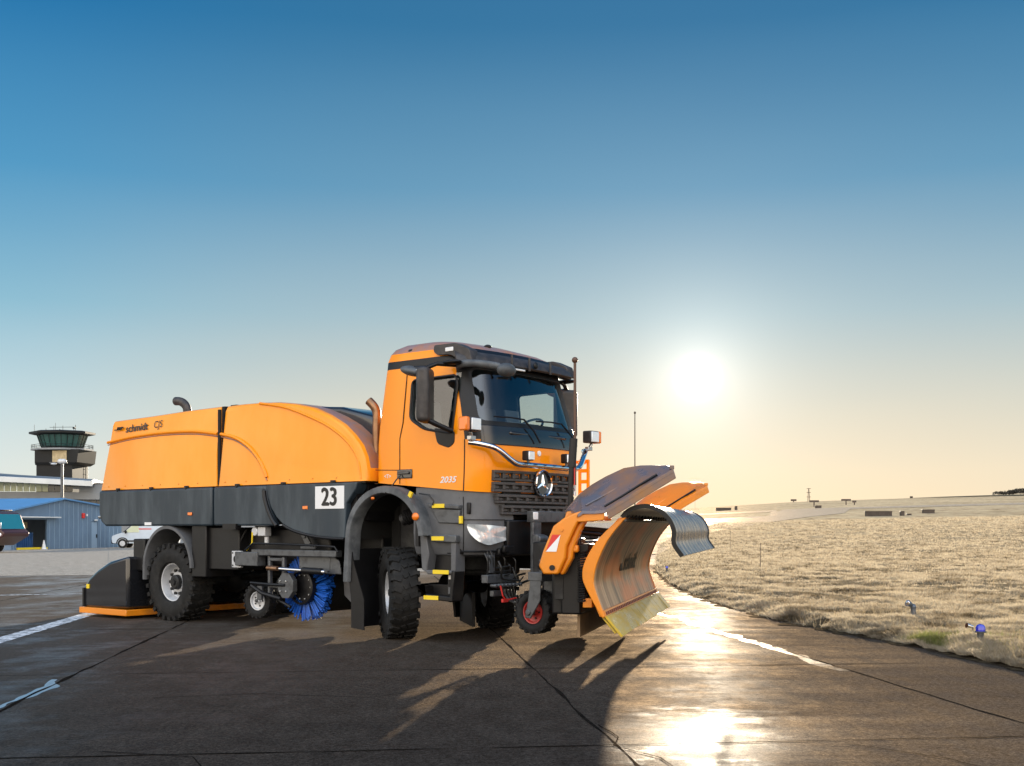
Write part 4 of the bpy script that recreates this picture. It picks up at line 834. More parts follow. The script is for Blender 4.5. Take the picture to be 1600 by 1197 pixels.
b=B(); b.tube([(1.66,-.90,.72),(1.68,-.88,.60),(1.68,-.82,.54),(1.68,-.62,.56)],.010,6); b.box((1.68,-.84,.54),(.03,.10,.04)); b.build('red_lever','red',T)
# ================================================================== SIDE BRUSH UNIT
bc=Vector((-1.70,-1.04,.605)); 
b=B(); axd=Vector((.0,1,0)); nb=44
for k in range(nb):
    a=2*pi*k/nb
    if 100<math.degrees(a)%360<200 : pass
    for s in range(1):
        for t in range(10):
            aa=a+rng.uniform(-.07,.07); r1=.455+rng.uniform(-.03,.02); y=.03+rng.uniform(-.06,.10)
            d=Vector((math.cos(aa),0,math.sin(aa))); d2=Vector((math.cos(aa+rng.uniform(-.06,.06)),0,math.sin(aa+.02)))
            b.tube([bc+d*.20+Vector((0,y,0)),bc+d2*r1+Vector((0,y+rng.uniform(-.02,.02),0))],[.007,.012],4)
b.build('brush_bristles','bristle',T,smooth=0,recalc=False)
b=B(); b.cyl(bc+Vector((0,0,0)),bc+Vector((0,1.3,0)),.20,28); 
b.build('brush_core','under',T)
b=B(); b.cyl(bc+Vector((0,.20,0)),bc+Vector((0,1.3,0)),.36,36); b.build('brush_roller','dark',T)  # receding part of the brush: shade under the truck put into dark colour
b=B(); b.lathe([(-.10,.21),(-.09,.245),(.02,.245),(.02,.20),(-.04,.20),(-.05,.001)],bc,(0,1,0),36)
for k in range(10):
    a=2*pi*k/10; b.cyl(bc+Vector((.17*math.cos(a),-.07,.17*math.sin(a))),bc+Vector((.17*math.cos(a),-.045,.17*math.sin(a))),.012,6,1)
b.build('brush_hub',['black','pin'],T,bevel=.004)
b=B(); hx=[(bc.x-.19+.17*math.cos(R(22+45*k)),bc.z+.02+.19*math.sin(R(22+45*k))) for k in range(8)]; b.prism(hx,'y',bc.y-.20,bc.y-.12,0)
for dx,dz in ((-.1,.08),(-.1,-.06),(.02,.08),(.02,-.06)): b.cyl((bc.x-.19+dx,bc.y-.215,bc.z+dz),(bc.x-.19+dx,bc.y-.20,bc.z+dz),.014,8,1)
b.build('brush_motor_plate',['steel','pin'],T,bevel=.01)
b=B()
b.box((-2.72,-1.18,.98),(.50,.16,.20)); b.box((-1.75,-1.18,1.075),(1.75,.12,.09)); b.box((-2.28,-1.18,.75),(.05,.06,.60)); b.box((-1.98,-1.18,.78),(.05,.06,.48)); b.box((-2.12,-1.18,.98),(.30,.06,.05)); b.box((-2.12,-1.18,.60),(.34,.06,.04))
b.box((-1.38,-1.15,.96),(.62,.04,.26)); b.prism([(-1.65,1.10),(-1.1,1.10),(-.9,.98),(-.86,.80),(-1.65,.80)],'y',-1.16,-1.13)
b.build('brush_carrier','steel',T,bevel=.012)
b=B(); b.box((-2.98,-1.20,.97),(.20,.05,.24)); b.cyl((-2.98,-1.235,.97),(-2.98,-1.20,.97),.055,20,1)
for dx,dz in ((-.075,.09),(.075,.09),(-.075,-.09),(.075,-.09)): b.cyl((-2.98+dx,-1.23,.97+dz),(-2.98+dx,-1.22,.97+dz),.014,8,1)
b.build('bearing_plate',['rimgrey','dark'],T,bevel=.012)
b=B(); b.cyl((-1.98,-1.26,.855),(-1.50,-1.26,.845),.026,14,0); b.cyl((-1.50,-1.26,.845),(-1.12,-1.26,.835),.045,16,1); b.cyl((-1.12,-1.26,.835),(-1.05,-1.26,.833),.032,12,0); b.cyl((-2.24,-1.26,.862),(-2.02,-1.26,.857),.034,12,2); b.build('hydraulic_ram',['chrome','black','bronze'],T)
b=B(); b.tube([(-2.75,-1.25,1.10),(-2.55,-1.27,1.20),(-2.0,-1.27,1.20),(-1.1,-1.27,1.18),(-.86,-1.27,1.17),(-.80,-1.27,1.10)],.014,8); b.build('guard_rod','black',T)
b=B(); b.tube([(-2.68,-1.2,.64),(-2.2,-1.24,.63),(-1.9,-1.24,.63)],.022,8); b.tube([(-2.66,-1.2,.60),(-2.4,-1.22,.50),(-1.98,-1.24,.44)],.03,8); b.tube([(-2.3,-1.2,.50),(-1.8,-1.22,.33)],.022,8); b.tube([(-2.9,-1.1,1.4),(-3.0,-1.15,1.2),(-3.02,-1.17,1.0),(-2.9,-1.17,.9)],.014,8); b.build('brush_arm','black',T)
b=B(); b.cyl((-2.58,-1.22,1.37),(-2.58,-1.02,1.37),.065,18); b.box((-2.44,-1.15,1.37),(.16,.12,.13)); b.cyl((-2.40,-1.14,1.30),(-2.40,-1.14,1.18),.035,12); b.build('hydraulic_motor','rimgrey',T,bevel=.01)
b=B(); b.box((-1.62,-1.10,1.27),(.10,.03,.22),0,Matrix.Rotation(R(-35),3,'Y')); b.cyl((-1.64,-1.13,1.31),(-1.64,-1.08,1.31),.035,14); b.box((-1.55,-1.12,1.155),(.30,.03,.05)); b.build('link_plate','steel',T,bevel=.008)
b=B(); b.tube([(-2.62,-1.22,1.36),(-2.63,-1.22,1.2),(-2.75,-1.22,1.10)],.012,6); b.box((-2.52,-1.22,1.08),(.05,.03,.05)); b.build('hose_clip','yellow',T)
cw=wheel('caster_wheel',(-2.64,-1.06,.38),.25,.17,R(8),-1,.135,'rimgrey',20,T,big=False)
b=B(); b.box((-2.50,-1.18,.50),(.10,.04,.20)); b.cyl((-2.64,-1.15,.38),(-2.64,-.95,.38),.025,10); b.build('caster_fork','steel',T,bevel=.008)
# second hood panel right of brush
b=B(); b.prism([(-1.15,.85),(-.82,.85),(-.80,.45),(-.95,.38),(-1.12,.5)],'y',-.86,-.82); b.build('brush_shield','grey',T,bevel=.01)
# ================================================================== REAR BLOWER HOOD
b=B(); P=[(-6.66,.12),(-6.66,.42),(-6.62,.50),(-6.48,.62),(-6.25,.75),(-5.9,.89),(-5.4,.98),(-5.4,.16)]
b.prism(P,'y',-1.42,1.6,0); hd=b.build('rear_sweep_hood','gloss',T,bevel=.05,seg=3)
b=B(); b.box((-6.03,.09,.095),(1.33,3.12,.095)); b.build('hood_skid','plow',hd,bevel=.01)
b=B(); b.box((-6.5,-1.43,.48),(.07,.014,.07)); b.build('hood_reflector','yellow',hd)
b=B(); b.cyl((-6.66,-1.38,.42),(-6.66,-1.30,.42),.04,10); b.box((-6.62,-1.42,.3),(.04,.05,.3)); b.build('hood_corner','black',hd)
# ================================================================== SNOW PLOUGH (part of the truck, own frame: X forward, Y along the board)
PA=math.atan2(.419,.908); PL=4.77
def tp(x,y,z):
    dx,dy=x-3.80,y+1.55; return (dx*math.cos(PA)+dy*math.sin(PA),-dx*math.sin(PA)+dy*math.cos(PA),z)
face=smoothpath([(.06,0,1.53),(-.12,0,1.31),(-.23,0,1.09),(-.275,0,.93),(-.27,0,.78),(-.16,0,.48)],6)
b=B(); fr_=[(p.x,p.z) for p in face]; bk=[(x-.05-.02*math.sin(pi*i/(len(fr_)-1)),z+.004) for i,(x,z) in enumerate(fr_)]
ns=26; rs=[]
for k in range(ns+1):
    s=PL*k/ns; rs.append([(x,s,z) for x,z in fr_]+[(x,s,z) for x,z in reversed(bk)])
b.rings(rs,0); nn=len(rs[0])
for k in range(ns):
    for i in range(len(fr_)-1,nn): b.m[k*nn+i]=1
b.m[-1]=b.m[-2]=1
PLW=b.build('snow_plough',['mold','plow'],T,smooth=30); PLW.location=(3.80,-1.55,0); PLW.rotation_euler=(0,0,PA)
# end ribs (near and far), back ribs
def rimpoly(t0,t1): 
    P=[(p.x,p.z) for p in face]; out=[]; inn=[]
    for i,(x,z) in enumerate(P):
        a=Vector(P[max(0,i-1)]);c=Vector(P[min(len(P)-1,i+1)]); t=(c-a).normalized(); n=Vector((t.y,-t.x)); 
        out.append((x+n.x*t0,z+n.y*t0)); inn.append((x+n.x*t1,z+n.y*t1))
    return out+inn[::-1]
for s in (-.012,PL-.02): 
    b=B(); b.prism(rimpoly(.012,-.0),'y',s,s+.03); b.prism(rimpoly(-.002,.14) if 0 else rimpoly(0,.012),'y',s,s+.02); 
    pp=rimpoly(.0,.0); f=[(p.x,p.z) for p in face]; kk=[(x-.11*math.sin(pi*min(1,i/(len(f)-1)*.9+.1))-.02,z-.01) for i,(x,z) in enumerate(f)]
    b=B(); b.prism([(x+.012,z) for x,z in f]+kk[::-1],'y',s-.01,s+.045); b.build('end_rib','plow',PLW,bevel=.008)
b=B()
for s in np.linspace(.6,PL-.6,6):
    f=[(p.x,p.z) for p in face]; b.prism([(x-.04,z) for x,z in f]+[(x-.16,z) for x,z in f[::-1]],'y',s,s+.03)
b.box((-.36,PL/2,.62),(.10,PL-.2,.10)); b.box((-.38,PL/2,1.05),(.12,PL-.2,.12)); b.build('back_rib','plow',PLW,bevel=.006)
# bolt strip and cutting blade
dz=Vector((-.16,0,.48)); de=Vector((.02,0,.28)); t=(de-dz).normalized(); nrm=Vector((-t.z,0,t.x)); nrm=nrm if nrm.x>0 else -nrm
b=B(); 
P0=dz-t*.05+nrm*.012; 
b.prism([(-.19,.545),(-.165,.55),(-.145,.475),(-.17,.47)],'y',.01,PL-.01)
for s in np.arange(.12,PL-.08,.135): b.box((-.158,s,.512),(.02,.075,.035),1,Matrix.Rotation(R(-18),3,'Y'))
b.build('bolt_strip',['plow','boltm'],PLW)
b=B(); n_=14
for k in range(n_):
    s0=PL*k/n_+.004; s1=PL*(k+1)/n_-.004; e=rng.uniform(-.006,.006)
    b.prism([(-.165,.485),(-.135,.49),(.035+e,.285),(.01+e,.27)],'y',s0,s1)
b.prism([(-.19,.47),(-.168,.475),(-.03,.315),(-.055,.305)],'y',.02,PL-.02)
b.build('cutting_blade','blade',PLW,bevel=.003)
fz=sorted([(p.z,p.x) for p in face])
bf=lambda q,k: Vector((float(np.interp(q.z,[a for a,_ in fz],[c for _,c in fz]))+.006+k,q.y,q.z))
text('board_lettering','schmidt',.30,'text',PLW,(0,2.68,.99),FRONT,bold=.012,sx=1.15,fn=bf,cuts=2)
b=B()
for k in range(3): b.prism([(1.84+.07*k,.90),(1.875+.07*k,.90),(1.905+.07*k,1.04),(1.87+.07*k,1.04)],'x',-.272,-.262)
b.build('board_mark','text',PLW)
# curled snow shield on top
AR=smoothpath([(.02,0,1.535),(.08,0,1.60),(.16,0,1.64),(.29,0,1.655),(.42,0,1.61),(.52,0,1.52),(.575,0,1.39),(.575,0,1.26),(.66,0,1.13)],5)
b=B(); rs=[]; q=[(p.x,p.z) for p in AR]; nq=len(q)
ns=4
off=[]
for i,(x,z) in enumerate(q):
    a=Vector(q[max(0,i-1)]);c=Vector(q[min(nq-1,i+1)]); tt=(c-a).normalized(); off.append((-tt.y,tt.x))
SS=np.linspace(0,PL,61)
for j,s in enumerate(SS):
    w=.010*(1 if (j%5) in (0,) else 0)
    end=1
    rs.append([(x+n[0]*w,s,z+n[1]*w) for (x,z),n in zip(q,off)]+[(x-n[0]*.012,s,z-n[1]*.012) for (x,z),n in zip(q[::-1],off[::-1])])
b.rings(rs,0); K=len(rs[0])
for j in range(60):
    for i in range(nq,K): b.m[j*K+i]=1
sd=b.build('curled_snow_shield',['blueribs','darkgold'],PLW,smooth=50)
b=B()
for s in (-.01,PL-.02): b.prism([(x+n[0]*.016,z+n[1]*.016) for (x,z),n in zip(q,off)]+[(x-n[0]*.03,z-n[1]*.03) for (x,z),n in zip(q[::-1],off[::-1])],'y',s,s+.035); b.build('shield_edge','black',PLW); b=B()
b=B(); b.box((.055,PL/2,1.50),(.035,PL,.03)); 
for s in np.arange(.05,PL,.28): b.box((.05,s,1.555),(.03,.03,.09))
b.build('shield_clamp','steel',PLW,bevel=.005)
# folded end wings
def wing(name,s0,mt,parent):
    Ol=[(-.68,1.60),(-.51,1.80),(-.37,1.90),(-.22,1.985),(-.02,2.075),(.16,2.10),(.30,2.10),(.41,2.065)]
    Nl=[(-.43,1.565),(-.38,1.60),(-.26,1.60),(-.13,1.61),(.06,1.72),(.26,1.845),(.42,1.94),(.57,2.03)]
    b=B(); rs=[]
    for j,tt in enumerate((0,.3,.62,1)):
        bul=(0,.035,.028,0)[j]; rs.append([(o[0]*(1-tt)+n[0]*tt,s0+.45-.55*tt,o[1]*(1-tt)+n[1]*tt+bul) for o,n in zip(Ol,Nl)])
    lo=[[(x+.012,s-.02,z-.035) for x,s,z in r] for r in rs]; n=8; V=[p for r in rs for p in r]+[p for r in lo for p in r]; K=32; F=[]
    for k in range(3):
        for i in range(n-1): a=k*n+i; F+=[(a,a+1,a+n+1,a+n),(K+a,K+a+n,K+a+n+1,K+a+1)]
    for i in range(n-1): F+=[(i,K+i,K+i+1,i+1),(3*n+i,3*n+i+1,K+3*n+i+1,K+3*n+i)]
    for k in range(3): F+=[(k*n,(k+1)*n,K+(k+1)*n,K+k*n),(k*n+n-1,K+k*n+n-1,K+(k+1)*n+n-1,(k+1)*n+n-1)]
    b.add(V,F,0); wo=b.build(name,[mt],parent,smooth=22,bevel=.006)
    b=B(); b.rings([[(x,s0-.115,z),(x,s0-.07,z+.004),(x+.03,s0-.07,z-.095),(x+.03,s0-.115,z-.10)] for x,z in Nl[3:]],0); 
    b.box((.385,s0+.43,2.08),(.05,.04,.04)); b.box((.555,s0-.085,2.045),(.05,.03,.04)); b.build('wing_edge_bar',['wing' if mt=='wing' else 'plow'],wo,bevel=.006)
    b=B(); b.tube([(x-.02,s0-.055,z+.035) for x,z in Nl[3:-1]],.014,6); b.build('wing_seam','black',wo)
    b=B(); b.tube([(-.36,s0-.0,1.66),(-.16,s0+.10,1.775),(.10,s0+.16,1.93)],.012,6); b.build('wing_ridge',mt,wo)
    b=B(); b.prism([(-.45,1.56),(-.27,1.58),(-.14,1.59),(-.15,1.50),(-.26,1.49),(-.44,1.48)],'y',s0-.10,s0+.42); b.build('wing_lip','plow',wo,bevel=.01)
    b=B(); poly=[(-.85,1.02),(-.80,1.18),(-.69,1.44),(-.57,1.53),(-.47,1.575),(-.36,1.61),(-.40,1.53),(-.46,1.42),(-.55,1.23),(-.56,1.11),(-.64,.93),(-.80,.93)]
    b.prism(poly,'y',s0-.10,s0+.16); b.prism([(-.66,1.40),(-.57,1.53),(-.36,1.605),(-.60,1.60)],'y',s0+.16,s0+.45); 
    # chamfered facet plate on the front of the arm
    b.prism([(-.555,1.22),(-.46,1.42),(-.40,1.53),(-.34,1.52),(-.42,1.38),(-.49,1.20),(-.50,1.10),(-.60,.92),(-.64,.93),(-.56,1.11)],'y',s0-.03,s0+.12)
    b.box((-.48,s0+.05,1.20),(.07,.10,.08)); b.build('wing_arm','plow',wo,bevel=.018)
    b=B(); b.cyl((-.60,s0-.115,1.40),(-.60,s0-.10,1.40),.018,16); b.build('arm_pin','plow',wo); b=B(); b.cyl((-.70,s0-.115,1.0),(-.70,s0-.10,1.0),.03,16); b.build('arm_pin','black',wo)
    return wo
w1=wing('folded_wing',0,'wing',PLW); w1['label']='frosted end wing of the plough, grey sky reflection put into its colour'
w2=wing('folded_wing',PL+.02,'plow',PLW); w2['label']='orange end wing of the plough'
b=B(); a=[(-.770,1.17),(-.70,1.35),(-.61,1.35),(-.655,1.17)]
b.add([(x,-.106,z) for x,z in a],[(0,1,2)],0); b.add([(x,-.106,z) for x,z in a],[(0,2,3)],1); b.build('hazard_panel',['red','white'],w1,smooth=0)
# marker rod and its black holder
b=B(); b.cyl(tp(2.97,-1.19,1.9),tp(2.97,-1.19,3.28),.016,8,0); b.ell(tp(2.97,-1.19,3.30),(.035,.035,.035),0); b.box(tp(2.965,-1.18,2.0),(.012,.07,.34),1); b.box(tp(2.965,-1.18,1.84),(.014,.07,.12),2)
b.build('marker_rod',['postm_','red','white'],PLW)
b=B(); b.tube(smoothpath([tp(2.95,-1.22,2.14),tp(2.94,-1.23,1.9),tp(2.94,-1.23,1.62),tp(2.91,-1.25,1.53),tp(2.82,-1.33,1.40),tp(2.73,-1.38,1.20),tp(2.70,-1.42,1.0)],6),.030,12); b.cyl(tp(2.95,-1.22,2.1),tp(2.96,-1.20,2.42),.045,12); b.ell(tp(2.70,-1.44,1.0),(.05,.05,.06)); b.build('rod_holder','black',PLW)
# carriage behind the board
b=B(); b.box((-.62,1.6,.88),(.34,2.6,.80)); b.box((-.55,.30,.90),(.22,.30,.82)); b.box((-.50,.34,1.20),(.30,.40,.10)); b.box((-.42,PL/2,.80),(.10,PL-.6,.30)); b.build('plough_carriage','black',PLW,bevel=.02)
b=B(); b.box((-.68,.20,.96),(.10,.12,.62)); b.box((-.72,.14,1.17),(.012,.12,.18),1,Matrix.Rotation(0,3,'Z')); b.build('carriage_post','under',PLW,bevel=.01)
b=B(); b.box(tp(2.72,-1.08,1.13),(.12,.012,.12),0,Matrix.Rotation(R(-25),3,'Z')); b.box(tp(2.718,-1.09,1.13),(.05,.012,.06),1,Matrix.Rotation(R(-25),3,'Z')); b.build('warning_label',['yellow','steel'],PLW)
for s,z0,z1 in ((.12,.62,1.18),(3.9,.62,1.18)):
    b=B(); P=[(-.42+.045*math.cos(k*.9),s+.045*math.sin(k*.9),z0+(z1-z0)*k/150) for k in range(151)]; b.tube(P,.010,5); b.build('coil_spring','under',PLW)
b=B(); b.box((-.50,PL/2+.1,.36),(.03,PL-.5,.26)); b.build('rubber_scraper','bladetan',PLW) if 'bladetan' in M else b.build('rubber_scraper','blade',PLW)
b=B(); b.tube([(-.55,.25,1.42),(-.30,.30,1.40),(-.10,.32,1.38)],.03,10); b.tube([(-.50,.5,1.36),(-.26,.6,1.34)],.022,8); b.cyl((-.62,.3,1.40),(-.50,.28,1.40),.05,12); b.build('tilt_cylinder','black',PLW)
b=B()
for k in range(6): b.tube([(-.60+.05*k,.35,1.28-.01*k),(-.52+.06*k,.9,1.24)],.008,5)
b.build('hose_bundle','cable',PLW)
# gauge wheels with forks
for s in (-.05,3.3):
    lx,ly,_=tp(2.45,-1.22,0); y0=ly if s<0 else ly+3.35
    w=wheel('gauge_wheel',(lx,y0,.46),.25,.20,-PA,-1,.135,'redrim',18,PLW,big=False)
    b=B(); rr_=Matrix.Rotation(0,3,'Z')
    b.prism([(-.05,-.06),(.03,-.07),(.17,.14),(.18,.40),(.03,.40),(.0,.16)],'y',-.155,-.135); b.prism([(-.05,-.06),(.03,-.07),(.17,.14),(.18,.40),(.03,.40),(.0,.16)],'y',.12,.14); b.box((.10,-.0,.41),(.20,.32,.10)); b.cyl((0,-.17,0),(0,.15,0),.035,14); b.cyl((.10,0,.4),(.10,0,.60),.05,14)
    b.build('wheel_fork','steel',w,bevel=.008)
# mount between bumper and plough
b=B(); b.box((1.74,-.30,1.18),(.05,.17,.90)); b.box((1.74,.45,1.18),(.05,.17,.90)); b.box((1.72,.08,1.56),(.10,.95,.14)); b.box((1.76,-.34,1.57),(.03,.10,.10),1); b.box((1.80,-.32,1.28),(.08,.16,.12)); b.cyl((1.82,-.38,1.28),(1.82,-.2,1.28),.05,14); b.build('plough_mount',['steel','white'],T,bevel=.01)
b=B(); b.box((1.95,.1,.78),(.6,.8,.16)); b.box((2.05,.1,1.35),(.6,.2,.14)); b.box((2.15,-.45,1.0),(.6,.12,.5)); b.box((1.9,.6,1.0),(.4,.12,.5)); b.cyl((1.75,.1,.8),(2.25,.1,1.3),.05,12); b.build('plough_lift_arm','under',T,bevel=.02)
# ================================================================== BACKGROUND, left: airport buildings
def WP(px,py,Y): return Vector(((px-800)/1800*Y,Y,1.42+(825-py)/1800*Y))
def mesh_add(b,c,d,m=0,rz=0): b.box(c,d,m,Matrix.Rotation(rz,3,'Z'))
M['bluewall']=mat('blue_sheet_wall',(.13,.20,.29),.55,var=.12,vscale=.6,bump=.1,bscale=4)
M['blueroof']=mat('blue_roof_sheet',(.10,.26,.50),.4,var=.1,vscale=.6)
M['bluetrim']=mat('blue_trim',(.24,.34,.46),.4); M['curtain']=mat('blue_curtain',(.02,.10,.30),.6,var=.3,vscale=2); M['tanpanel']=mat('tan_panel',(.42,.34,.20),.5,var=.3,vscale=2)
M['conc']=mat('pale_concrete',(.22,.235,.25),.6,var=.15,vscale=.3); M['fascia']=mat('white_fascia',(.62,.64,.64),.4,var=.1,vscale=.4); M['slate']=mat('grey_roof',(.10,.11,.13),.4,var=.2,vscale=.5)
M['tower']=mat('dark_tower_cladding',(.008,.0095,.011),.5,var=.3,vscale=.4,spec=.25); M['green_glass']=mat('green_glazing',(.03,.09,.085),.06,coat=.3); M['window_pale']=mat('pale_pane',(.62,.66,.46),.4,var=.2,vscale=.4); M['window_dark']=mat('dark_pane',(.03,.035,.04),.1)
M['van']=mat('van_white',(.52,.60,.68),.3,coat=.5,var=.05); M['lime']=mat('lime_sticker',(.45,.75,.02),.4); M['maroon']=mat('maroon_paint',(.05,.012,.012),.35,coat=.3); M['cyan_glass']=mat('cyan_windscreen',(.03,.22,.28),.08,coat=.6)
# shed: gable wall facing the apron, ridge running away to the left
sh=empty('equipment_shed',(-30.4,79.35,0),R(-17.5),label='low blue metal shed with a gable wall, open bay and side door',cat='shed')
sh.scale=(1,.54,1)
b=B(); y0,y1=-10.6,10.4; gab=[(y0,0),(y0+5.0,0),(y0+5.0,0),(y1,0),(y1,2.75),(-1.6,3.32),(y0,2.55)]
# wall with bay opening left and door right
def sq(a,c,z0,z1,x=0,t=.12,m=0): b.box((x-t/2,(a+c)/2,(z0+z1)/2),(t,c-a,z1-z0),m)
bay=(-9.75,-4.4); dr=(4.1,5.35)
sq(y0,bay[0],0,2.5); sq(bay[1],dr[0],0,2.5); sq(dr[1],y1,0,2.5); sq(bay[0],bay[1],1.98,2.5); sq(dr[0],dr[1],1.85,2.5)
b.prism([(y0,2.5),(y1,2.5),(y1,2.78),(-1.6,3.34),(y0,2.55)],'x',-.12,0)
for y in np.arange(y0+.3,y1,.9):
    if bay[0]-.1<y<bay[1]+.1: continue
    top=np.interp(y,[y0,-1.6,y1],[2.55,3.3,2.75]); 
    if dr[0]-.05<y<dr[1]+.05: b.box((.02,y,(1.9+top)/2),(.04,.05,top-1.9),1)
    else: b.box((.02,y,top/2),(.04,.05,top),1)
b.box((-8,y1-.06,1.35),(15.8,.12,2.7),0); b.box((-8,y0+.06,1.25),(15.8,.12,2.5),0)
b.build('wall',['bluewall','bluetrim'],sh,smooth=0)
b=B(); b.prism([(y0-.3,2.50),(-1.6,3.36),(y1+.3,2.74),(y1+.3,2.83),(-1.6,3.46),(y0-.3,2.60)],'x',-24,.25); b.build('roof','blueroof',sh,smooth=0)
b=B(); b.box((.12,(bay[0]+bay[1])/2+.9,2.13),(.5,7.2,.09)); b.build('canopy','fascia',sh,bevel=.02)
b=B(); b.box((-1.2,(bay[0]+bay[1])/2,.55),(.05,5.3,1.1)); 
for y in np.arange(bay[0]+.1,bay[1],.32): b.cyl((-1.15,y,0.1),(-1.15,y,1.12),.07,8)
b.build('strip_curtain','curtain',sh)
b=B(); b.box((-1.6,(bay[0]+bay[1])/2,1.62),(.05,5.3,.42)); b.build('tan_reflection_panel','tanpanel',sh); b=B(); b.box((-3,(bay[0]+bay[1])/2,1),(.1,6,2)); b.build('bay_interior','dark',sh)  # tan reflection across the upper bay, built as a coloured panel
b=B(); b.box((-.1,(bay[0]+bay[1])/2,.07),(.4,5.2,.14)); b.build('bay_kerb','yellow',sh)
b=B(); b.box((-.06,sum(dr)/2,.92),(.06,1.2,1.84)); dd=b.build('door','bluetrim',sh,bevel=.01); b=B(); b.box((.0,dr[1]-.2,.85),(.06,.12,.25)); b.build('door_handle','dark',dd)
b=B(); b.ell((.12,sum(dr)/2,1.97),(.12,.32,.07)); b.build('door_lamp','fascia',sh)
b=B(); b.box((.08,2.3,2.28),(.14,.42,.36)); b.build('alarm_box','red',sh,bevel=.03)
b=B(); b.box((.08,3.0,2.32),(.1,.16,.16)); b.build('wall_notice','white',sh,bevel=.01)
# terminal building
tb=empty('terminal_building',(-62,140,0),R(12),label='long grey terminal building with curved white edged roof and bands of windows',cat='building')
def tw(px,py,Y=140): v=WP(px,py,Y); return v
b=B(); b.box((0,7,2.7),(80,14,5.4),0); b.build('wall','conc',tb)
b=B(); rs=[]
for x in np.linspace(-40,10.8,12):
    t=(x+40)/50.8; hz=8.4-1.15*t**2.2*1.0; rs.append([(x,-3.2,hz-.75),(x,-3.2,hz-.15),(x,-1,hz+.55-.4*t),(x,6,hz+2.0-1.9*t),(x,16,hz+.9-1.2*t),(x,16,hz-.75)])
b.rings(rs); b.build('roof','slate',tb,smooth=50)
b=B(); rs=[]
for x in np.linspace(-40,10.9,12):
    t=(x+40)/50.8; hz=8.4-1.15*t**2.2; rs.append([(x,-3.26,hz-.78),(x,-3.26,hz-.18),(x,-3.2,hz-.14),(x,-3.2,hz-.8)])
b.rings(rs); b.build('roof_edge','fascia',tb)
b=B(); b.box((-9,-.1,5.35),(62,1.6,.9)); b.box((18,-.5,6.2),(18,.5,1.4)); b.box((18,-.55,6.93),(18.4,.7,.10)); b.build('parapet','conc',tb,bevel=.03)
for i,x in enumerate(np.arange(-8,8.2,.72)):
    pale=x<5; b=B(); b.box((x,-.05,6.55),(.64,.12,1.35)); b.build('window','window_pale' if pale else 'window_dark',tb)
for i,x in enumerate(np.arange(2,14,.78)):
    b=B(); b.box((x,-.08,4.3),(.66,.14,1.0)); b.build('window','tanpanel' if x<8 else 'window_dark',tb)
b=B(); b.box((21.0,3,7.6),(3.0,4,2.2)); b.box((21.0,3,8.75),(3.4,4.4,.14)); b.build('plant_room','conc',tb)
# control tower
Y=212; k=Y/1800
ct=empty('control_tower',((97.5-800)*k,Y,0),R(-7),label='dark airport control tower with green glazed cab and roof aerials',cat='tower')
def oct_(w,d,n=8,rot=22.5): return [(w*math.cos(R(rot+360*i/n)),d*math.sin(R(rot+360*i/n))) for i in range(n)]
def Z(py): return 1.42+(825-py)*k
b=B(); b.box((0,0,Z(728)/2+.5),(6.9,6.0,Z(728)+1)); b.build('shaft','tower',ct,bevel=.1)
b=B(); b.rings([[(x,y,Z(728)) for x,y in ((-3.5,-3.2),(3.8,-3.2),(3.8,3.2),(-3.5,3.2))],[(x,y,Z(724)) for x,y in ((-3.5,-3.4),(4.6,-3.4),(4.6,3.4),(-3.5,3.4))],[(x,y,Z(704)) for x,y in ((-3.5,-3.4),(4.9,-3.4),(4.9,3.4),(-3.5,3.4))]]); b.build('lower_cab','tower',ct,smooth=0)
b=B(); b.box((1.3,-3.45,Z(715)),(2.7,.1,2.1)); b.build('window','tanpanel',ct)
b=B(); b.rings([[(x,y,z) for x,y in oct_(5.6,4.8)] for z in (Z(704.5),Z(702))]); b.build('gallery','conc',ct,smooth=0)
b=B(); 
for r in (Z(696),Z(699)): b.tube([(x,y,r) for x,y in oct_(5.5,4.7)+[oct_(5.5,4.7)[0]]],.04,5)
for x,y in oct_(5.5,4.7,24): b.cyl((x,y,Z(702)),(x,y,Z(696)),.03,4)
b.build('railing','tower',ct)
b=B(); b.rings([[(x,y,Z(702)) for x,y in oct_(3.7,3.3)],[(x,y,Z(699)) for x,y in oct_(3.8,3.4)]]); b.build('cab_base','tower',ct,smooth=0)
b=B(); b.rings([[(x,y,Z(699)) for x,y in oct_(3.75,3.35)],[(x,y,Z(681)) for x,y in oct_(4.5,4.0)]]); b.build('glazed_cab','green_glass',ct,smooth=0)
b=B()
for (x,y),(x2,y2) in zip(oct_(3.8,3.4,24),oct_(4.55,4.05,24)): b.cyl((x*.985,y*.985,Z(699)),(x2*.985,y2*.985,Z(681)),.06,5)
b.build('mullion','tower',ct)
b=B(); b.rings([[(x,y,Z(681)) for x,y in oct_(4.8,4.3)],[(x,y,Z(679)) for x,y in oct_(5.9,5.2)],[(x,y,Z(676)) for x,y in oct_(5.9,5.2)],[(x,y,Z(674.5)) for x,y in oct_(5.0,4.4)]]); b.build('roof','tower',ct,smooth=0)
for i,(dx,h,r) in enumerate(((-4.8,10,.03),(-3.2,5,.05),(-2.0,14,.03),(-1.0,8,.04),(.1,9,.04),(1.6,8,.05),(3.2,9,.05),(-.5,4,.08))):
    b=B(); b.cyl((dx,(i%3-1)*1.2,Z(675)),(dx,(i%3-1)*1.2,Z(675-h*1.1)),r,6); 
    if i in (5,): b.ell((dx,(i%3-1)*1.2,Z(668)),(.25,.25,.2))
    b.build('aerial','tower',ct)
b=B(); b.cyl((-2.5,0,Z(667.5)),(2.2,0,Z(667.5)),.04,5); b.build('aerial_crossbar','tower',ct)
